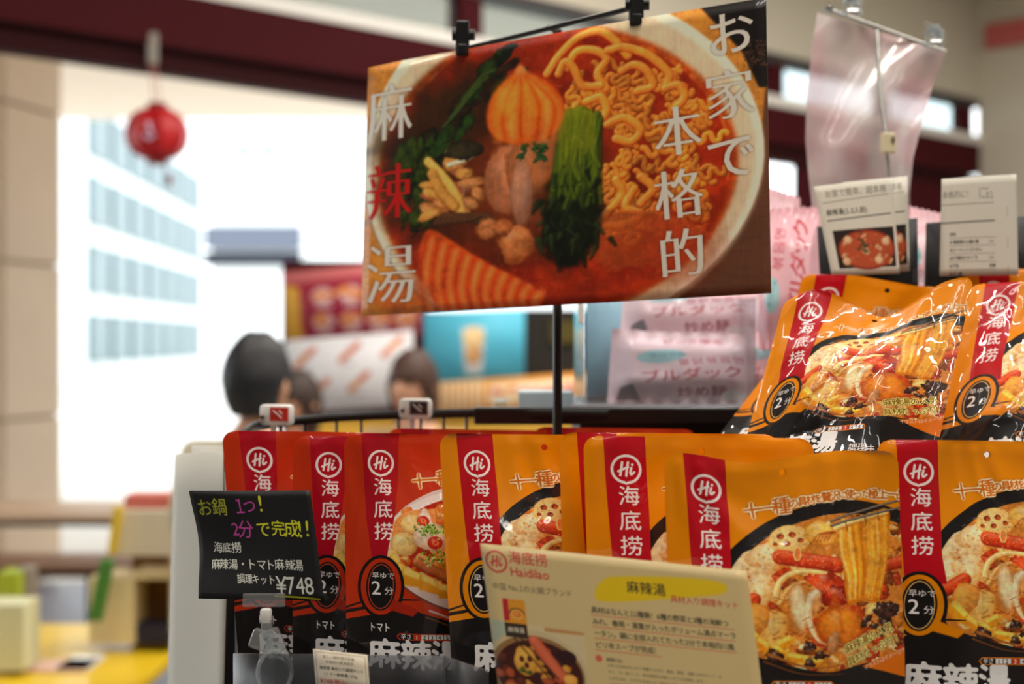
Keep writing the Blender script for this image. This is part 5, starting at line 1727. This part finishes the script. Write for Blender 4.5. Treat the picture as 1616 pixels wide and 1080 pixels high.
o = sheet('recipe_leaflet', [U(1486, 283, 1.44), U(1604, 275, 1.42), U(1607, 434, 1.42), U(1483, 436, 1.44)], print_mat('recipe_list_print', flyer_art(1), .7), 14, 14, lambda S, T: .003 * np.sin(S * 3.1), .0006)
tag(o, 'recipe leaflet with an ingredient list at the far right', 'leaflet')
o = rbox(1440, 1462, 425, 446, 1.46, .003, 'card_tab', M_clear, bev=.0005); tag(o, 'small clear tab between the two black backing boards', 'tab')

# pink sheet on the metal T rod
L_ = [(1290, 20), (1281, 80), (1273, 150), (1271, 220), (1276, 280), (1284, 345)]
R_ = [(1492, 82), (1474, 130), (1456, 190), (1441, 250), (1436, 300), (1436, 345)]
D_ = [1.62, 1.615, 1.60, 1.59, 1.59, 1.60]
S, T = np.meshgrid(np.linspace(0, 1, 24), np.linspace(0, 1, 36))
P = np.zeros(S.shape + (3,))
for j in range(36):
    f = j / 35 * 5
    i = min(4, int(f)); q = f - i
    l = [L_[i][k] * (1 - q) + L_[i + 1][k] * q for k in (0, 1)]
    r_ = [R_[i][k] * (1 - q) + R_[i + 1][k] * q for k in (0, 1)]
    d = D_[i] * (1 - q) + D_[i + 1] * q
    for i2 in range(24):
        s_ = i2 / 23
        P[j, i2] = U(l[0] * (1 - s_) + r_[0] * s_, l[1] * (1 - s_) + r_[1] * s_, d + .012 * math.sin(s_ * 3.1) - .006 * math.sin(s_ * 9 + j * .2))
def pinksheet_mat():
    m = clear_mat('pink_film_sheet', tint=(240, 224, 226), solid=.66, milky=(226, 196, 200), rough=.08)
    nt = m.node_tree
    b = nt.nodes['Principled BSDF']
    tc = nt.nodes.new('ShaderNodeTexCoord'); mp = nt.nodes.new('ShaderNodeMapping'); gr = nt.nodes.new('ShaderNodeTexNoise'); cr = nt.nodes.new('ShaderNodeValToRGB')
    gr.inputs['Scale'].default_value = 2.2
    cr.color_ramp.elements[0].color = s2l((238, 226, 226)); cr.color_ramp.elements[0].position = .4
    cr.color_ramp.elements[1].color = s2l((228, 186, 192)); cr.color_ramp.elements[1].position = .6
    nt.links.new(tc.outputs['UV'], gr.inputs['Vector']); nt.links.new(gr.outputs[0], cr.inputs[0]); nt.links.new(cr.outputs[0], b.inputs['Base Color'])
    return m
me = grid_mesh('pink_sheet', P)
o = link('pink_sheet', me, pinksheet_mat(), None, U(1360, 345, 1.6))
tag(o, 'translucent pink plastic sheet hanging from a thin metal rod', 'plastic sheet')
mr = empty('metal_rod_stand', (U(1402, 300, 1.63).x, 1.63, U(0, 645, 1.60).z), 'thin grey metal T rod carrying the pink sheet', 'stand')
MB().tube([U(1308, 15, 1.628), U(1492, 82, 1.624)], .0024, 10).build('crossbar', M_metal, mr, smooth=True)
MB().tube([U(1384, 46, 1.628), U(1390, 150, 1.60), U(1398, 220, 1.585), U(1404, 300, 1.585), U(1406, 640, 1.62)], .0024, 10).build('pole', M_metal, mr, smooth=True)
MB().lathe(U(1308, 15, 1.628) - Vector((0, 0, .004)), [(.002, 0), (.0055, .001), (.0055, .007), (.002, .008)], 12).build('end_knob', M_metal, mr)
c = U(1402, 226, 1.575); MB().box(c.x, c.y, c.z, .016, .008, .023, None, .002).build('joint', mat('cream_plastic', (226, 214, 176), .5), mr)
MB().box(c.x + .004, c.y - .004, c.z + .003, .003, .003, .006).build('screw', mat('brown_rivet', (90, 70, 50), .4), mr)
def crystal_clip(px, py, d, seed, label):
    c = U(px, py, d)
    e = empty('clear_clip', c, label, 'clip', 'clear clips on the metal rod')
    rs = random.Random(seed)
    for k in range(2):
        m = MB(); r = Matrix.Rotation(math.radians(20 - 40 * k), 3, 'Y')
        m.box(c.x + (-.005 + .010 * k), c.y - .004, c.z + .004, .008, .010, .026, r, .002); m.build('jaw', M_clear2, e)
    for k in range(5):
        a_ = rs.uniform(0, 3)
        m = MB(); m.tube([c + Vector((rs.uniform(-.012, .012), -.006, rs.uniform(0, .014))), c + Vector((rs.uniform(-.014, .014), -.012, rs.uniform(.006, .02)))], .0026, 6); m.build('claw', M_clear2, e)
    MB().tube([c + Vector((-.006, -.01, -.004)), c + Vector((.006, -.01, -.004))], .003, 8).build('spring', M_metal, e)
M_clear2 = clear_mat('crystal_plastic', solid=.16, rough=.03, milky=(240, 238, 234))
crystal_clip(1342, 16, 1.615, 1, 'clear claw clip at the upper left end of the metal rod')
crystal_clip(1472, 64, 1.61, 2, 'clear claw clip at the lower right end of the metal rod')

# sign on the right wall
sc_ = CB + RV * .12
c = CB + RV * .75
sg = MB(); rr = Matrix((RV, Vector((-RV.y, RV.x, 0)), Vector((0, 0, 1)))).transposed()
zz = CZ + (540 - 56) / FP * 10.1
cs = Vector((c.x, c.y, zz)) + Vector((-RV.y, RV.x, 0)) * (-.03 if (Vector((-RV.y, RV.x, 0)).dot(Vector((0, 1, 0))) > 0) else .03)
sg.box(cs.x, cs.y, cs.z, 1.35, .03, .17, rr, .003)
tag(sg.build('wall_sign', mat('faded_red_sign', (196, 96, 92), .6)), 'faded red sign strip high on the cream wall at right', 'sign')

# ------------------------------------------------------------------ cards in front of the pouches
ox = lambda x, y, d: U(750 + x / 3.591, 850 + y / 3.591, d)
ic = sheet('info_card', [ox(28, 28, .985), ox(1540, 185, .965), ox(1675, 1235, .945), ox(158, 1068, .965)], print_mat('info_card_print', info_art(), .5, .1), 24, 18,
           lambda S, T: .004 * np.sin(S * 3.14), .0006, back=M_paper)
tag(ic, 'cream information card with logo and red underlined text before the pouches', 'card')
bx = lambda x, y, d: U(290 + x / 3.374, 760 + y / 3.374, d)
bc = sheet('price_card', [bx(40, 52, 1.135), bx(670, 48, 1.125), bx(745, 638, 1.115), bx(92, 620, 1.125)], print_mat('price_card_print', black_art(), .55), 24, 18,
           lambda S, T: .007 * np.cos(T * 5.2 + .6) * (1 - S) ** 2 + .002 * np.sin(S * 6), .0012, back=M_blackcard)
tag(bc, 'black handwritten price card in yellow, pink and white pen', 'card')
ho = empty('card_holder', U(428, 1075, 1.06), 'clear plastic card holder clip below the black price card', 'holder')
c0 = bx(430, 630, 1.112)
MB().box(c0.x, 1.110, c0.z, .033, .004, .0105, None, .001).build('slot', clear_mat('slot_plastic', solid=.25, rough=.05, milky=(190, 190, 190)), ho)
c1 = bx(438, 715, 1.10); MB().box(c1.x, 1.10, c1.z, .0085, .0085, .011, None, .002).build('joint', M_white, ho, smooth=True)
for k, (x, y, w, h, a_) in enumerate(((440, 790, .008, .012, 0), (410, 850, .016, .015, 20), (480, 850, .012, .018, -25), (470, 905, .014, .012, 10))):
    c = bx(x, y, 1.085); MB().box(c.x, 1.088, c.z, w, .010, h, Matrix.Rotation(math.radians(a_), 3, 'Y'), .002).build('jaw', M_clear2, ho, smooth=True)
cx_ = bx(485, 1015, 1.07)
MB().tube([cx_ + Vector((.0128 * math.cos(t), .004 * math.sin(t), .0150 * math.sin(t))) for t in np.linspace(0, 2 * math.pi, 33)], .0016, 8, up=Vector((0, 1, 0))).build('ring', M_clear2, ho, smooth=True)
MB().tube([cx_ + Vector((0, -.004, 0)), cx_ + Vector((0, .006, 0))], .0118, 28).build('dome', clear_mat('dome_plastic', solid=.05, rough=.03), ho, smooth=True)

fp_ = sheet('price_rail', [U(368, 1032, 1.095), U(700, 1036, 1.005), U(1500, 1110, .985), U(1500, 1200, .985), ][:2] + [U(700, 1250, 1.005), U(368, 1250, 1.095)], M_grey_clear, 6, 4, None, .002)
tag(fp_, 'grey clear plastic price rail along the front of the rack', 'rail')
fp2 = sheet('price_rail', [U(700, 1036, 1.005), U(770, 1060, 1.0), U(770, 1250, 1.0), U(700, 1250, 1.005)], M_grey_clear, 3, 3, None, .002)
fp2.parent = None
tag(fp2, 'short corner piece of the grey price rail left of the info card', 'rail')
tg = sheet('price_tag', [bx(688, 893, 1.035), bx(975, 925, 1.02), bx(990, 1130, 1.015), bx(705, 1100, 1.03)], print_mat('price_tag_print', tag_art(), .6), 4, 4, None, .0008)
tag(tg, 'small cream price tag with tiny print on the clear rail', 'price tag')
bpy.data.objects.remove(_fo)
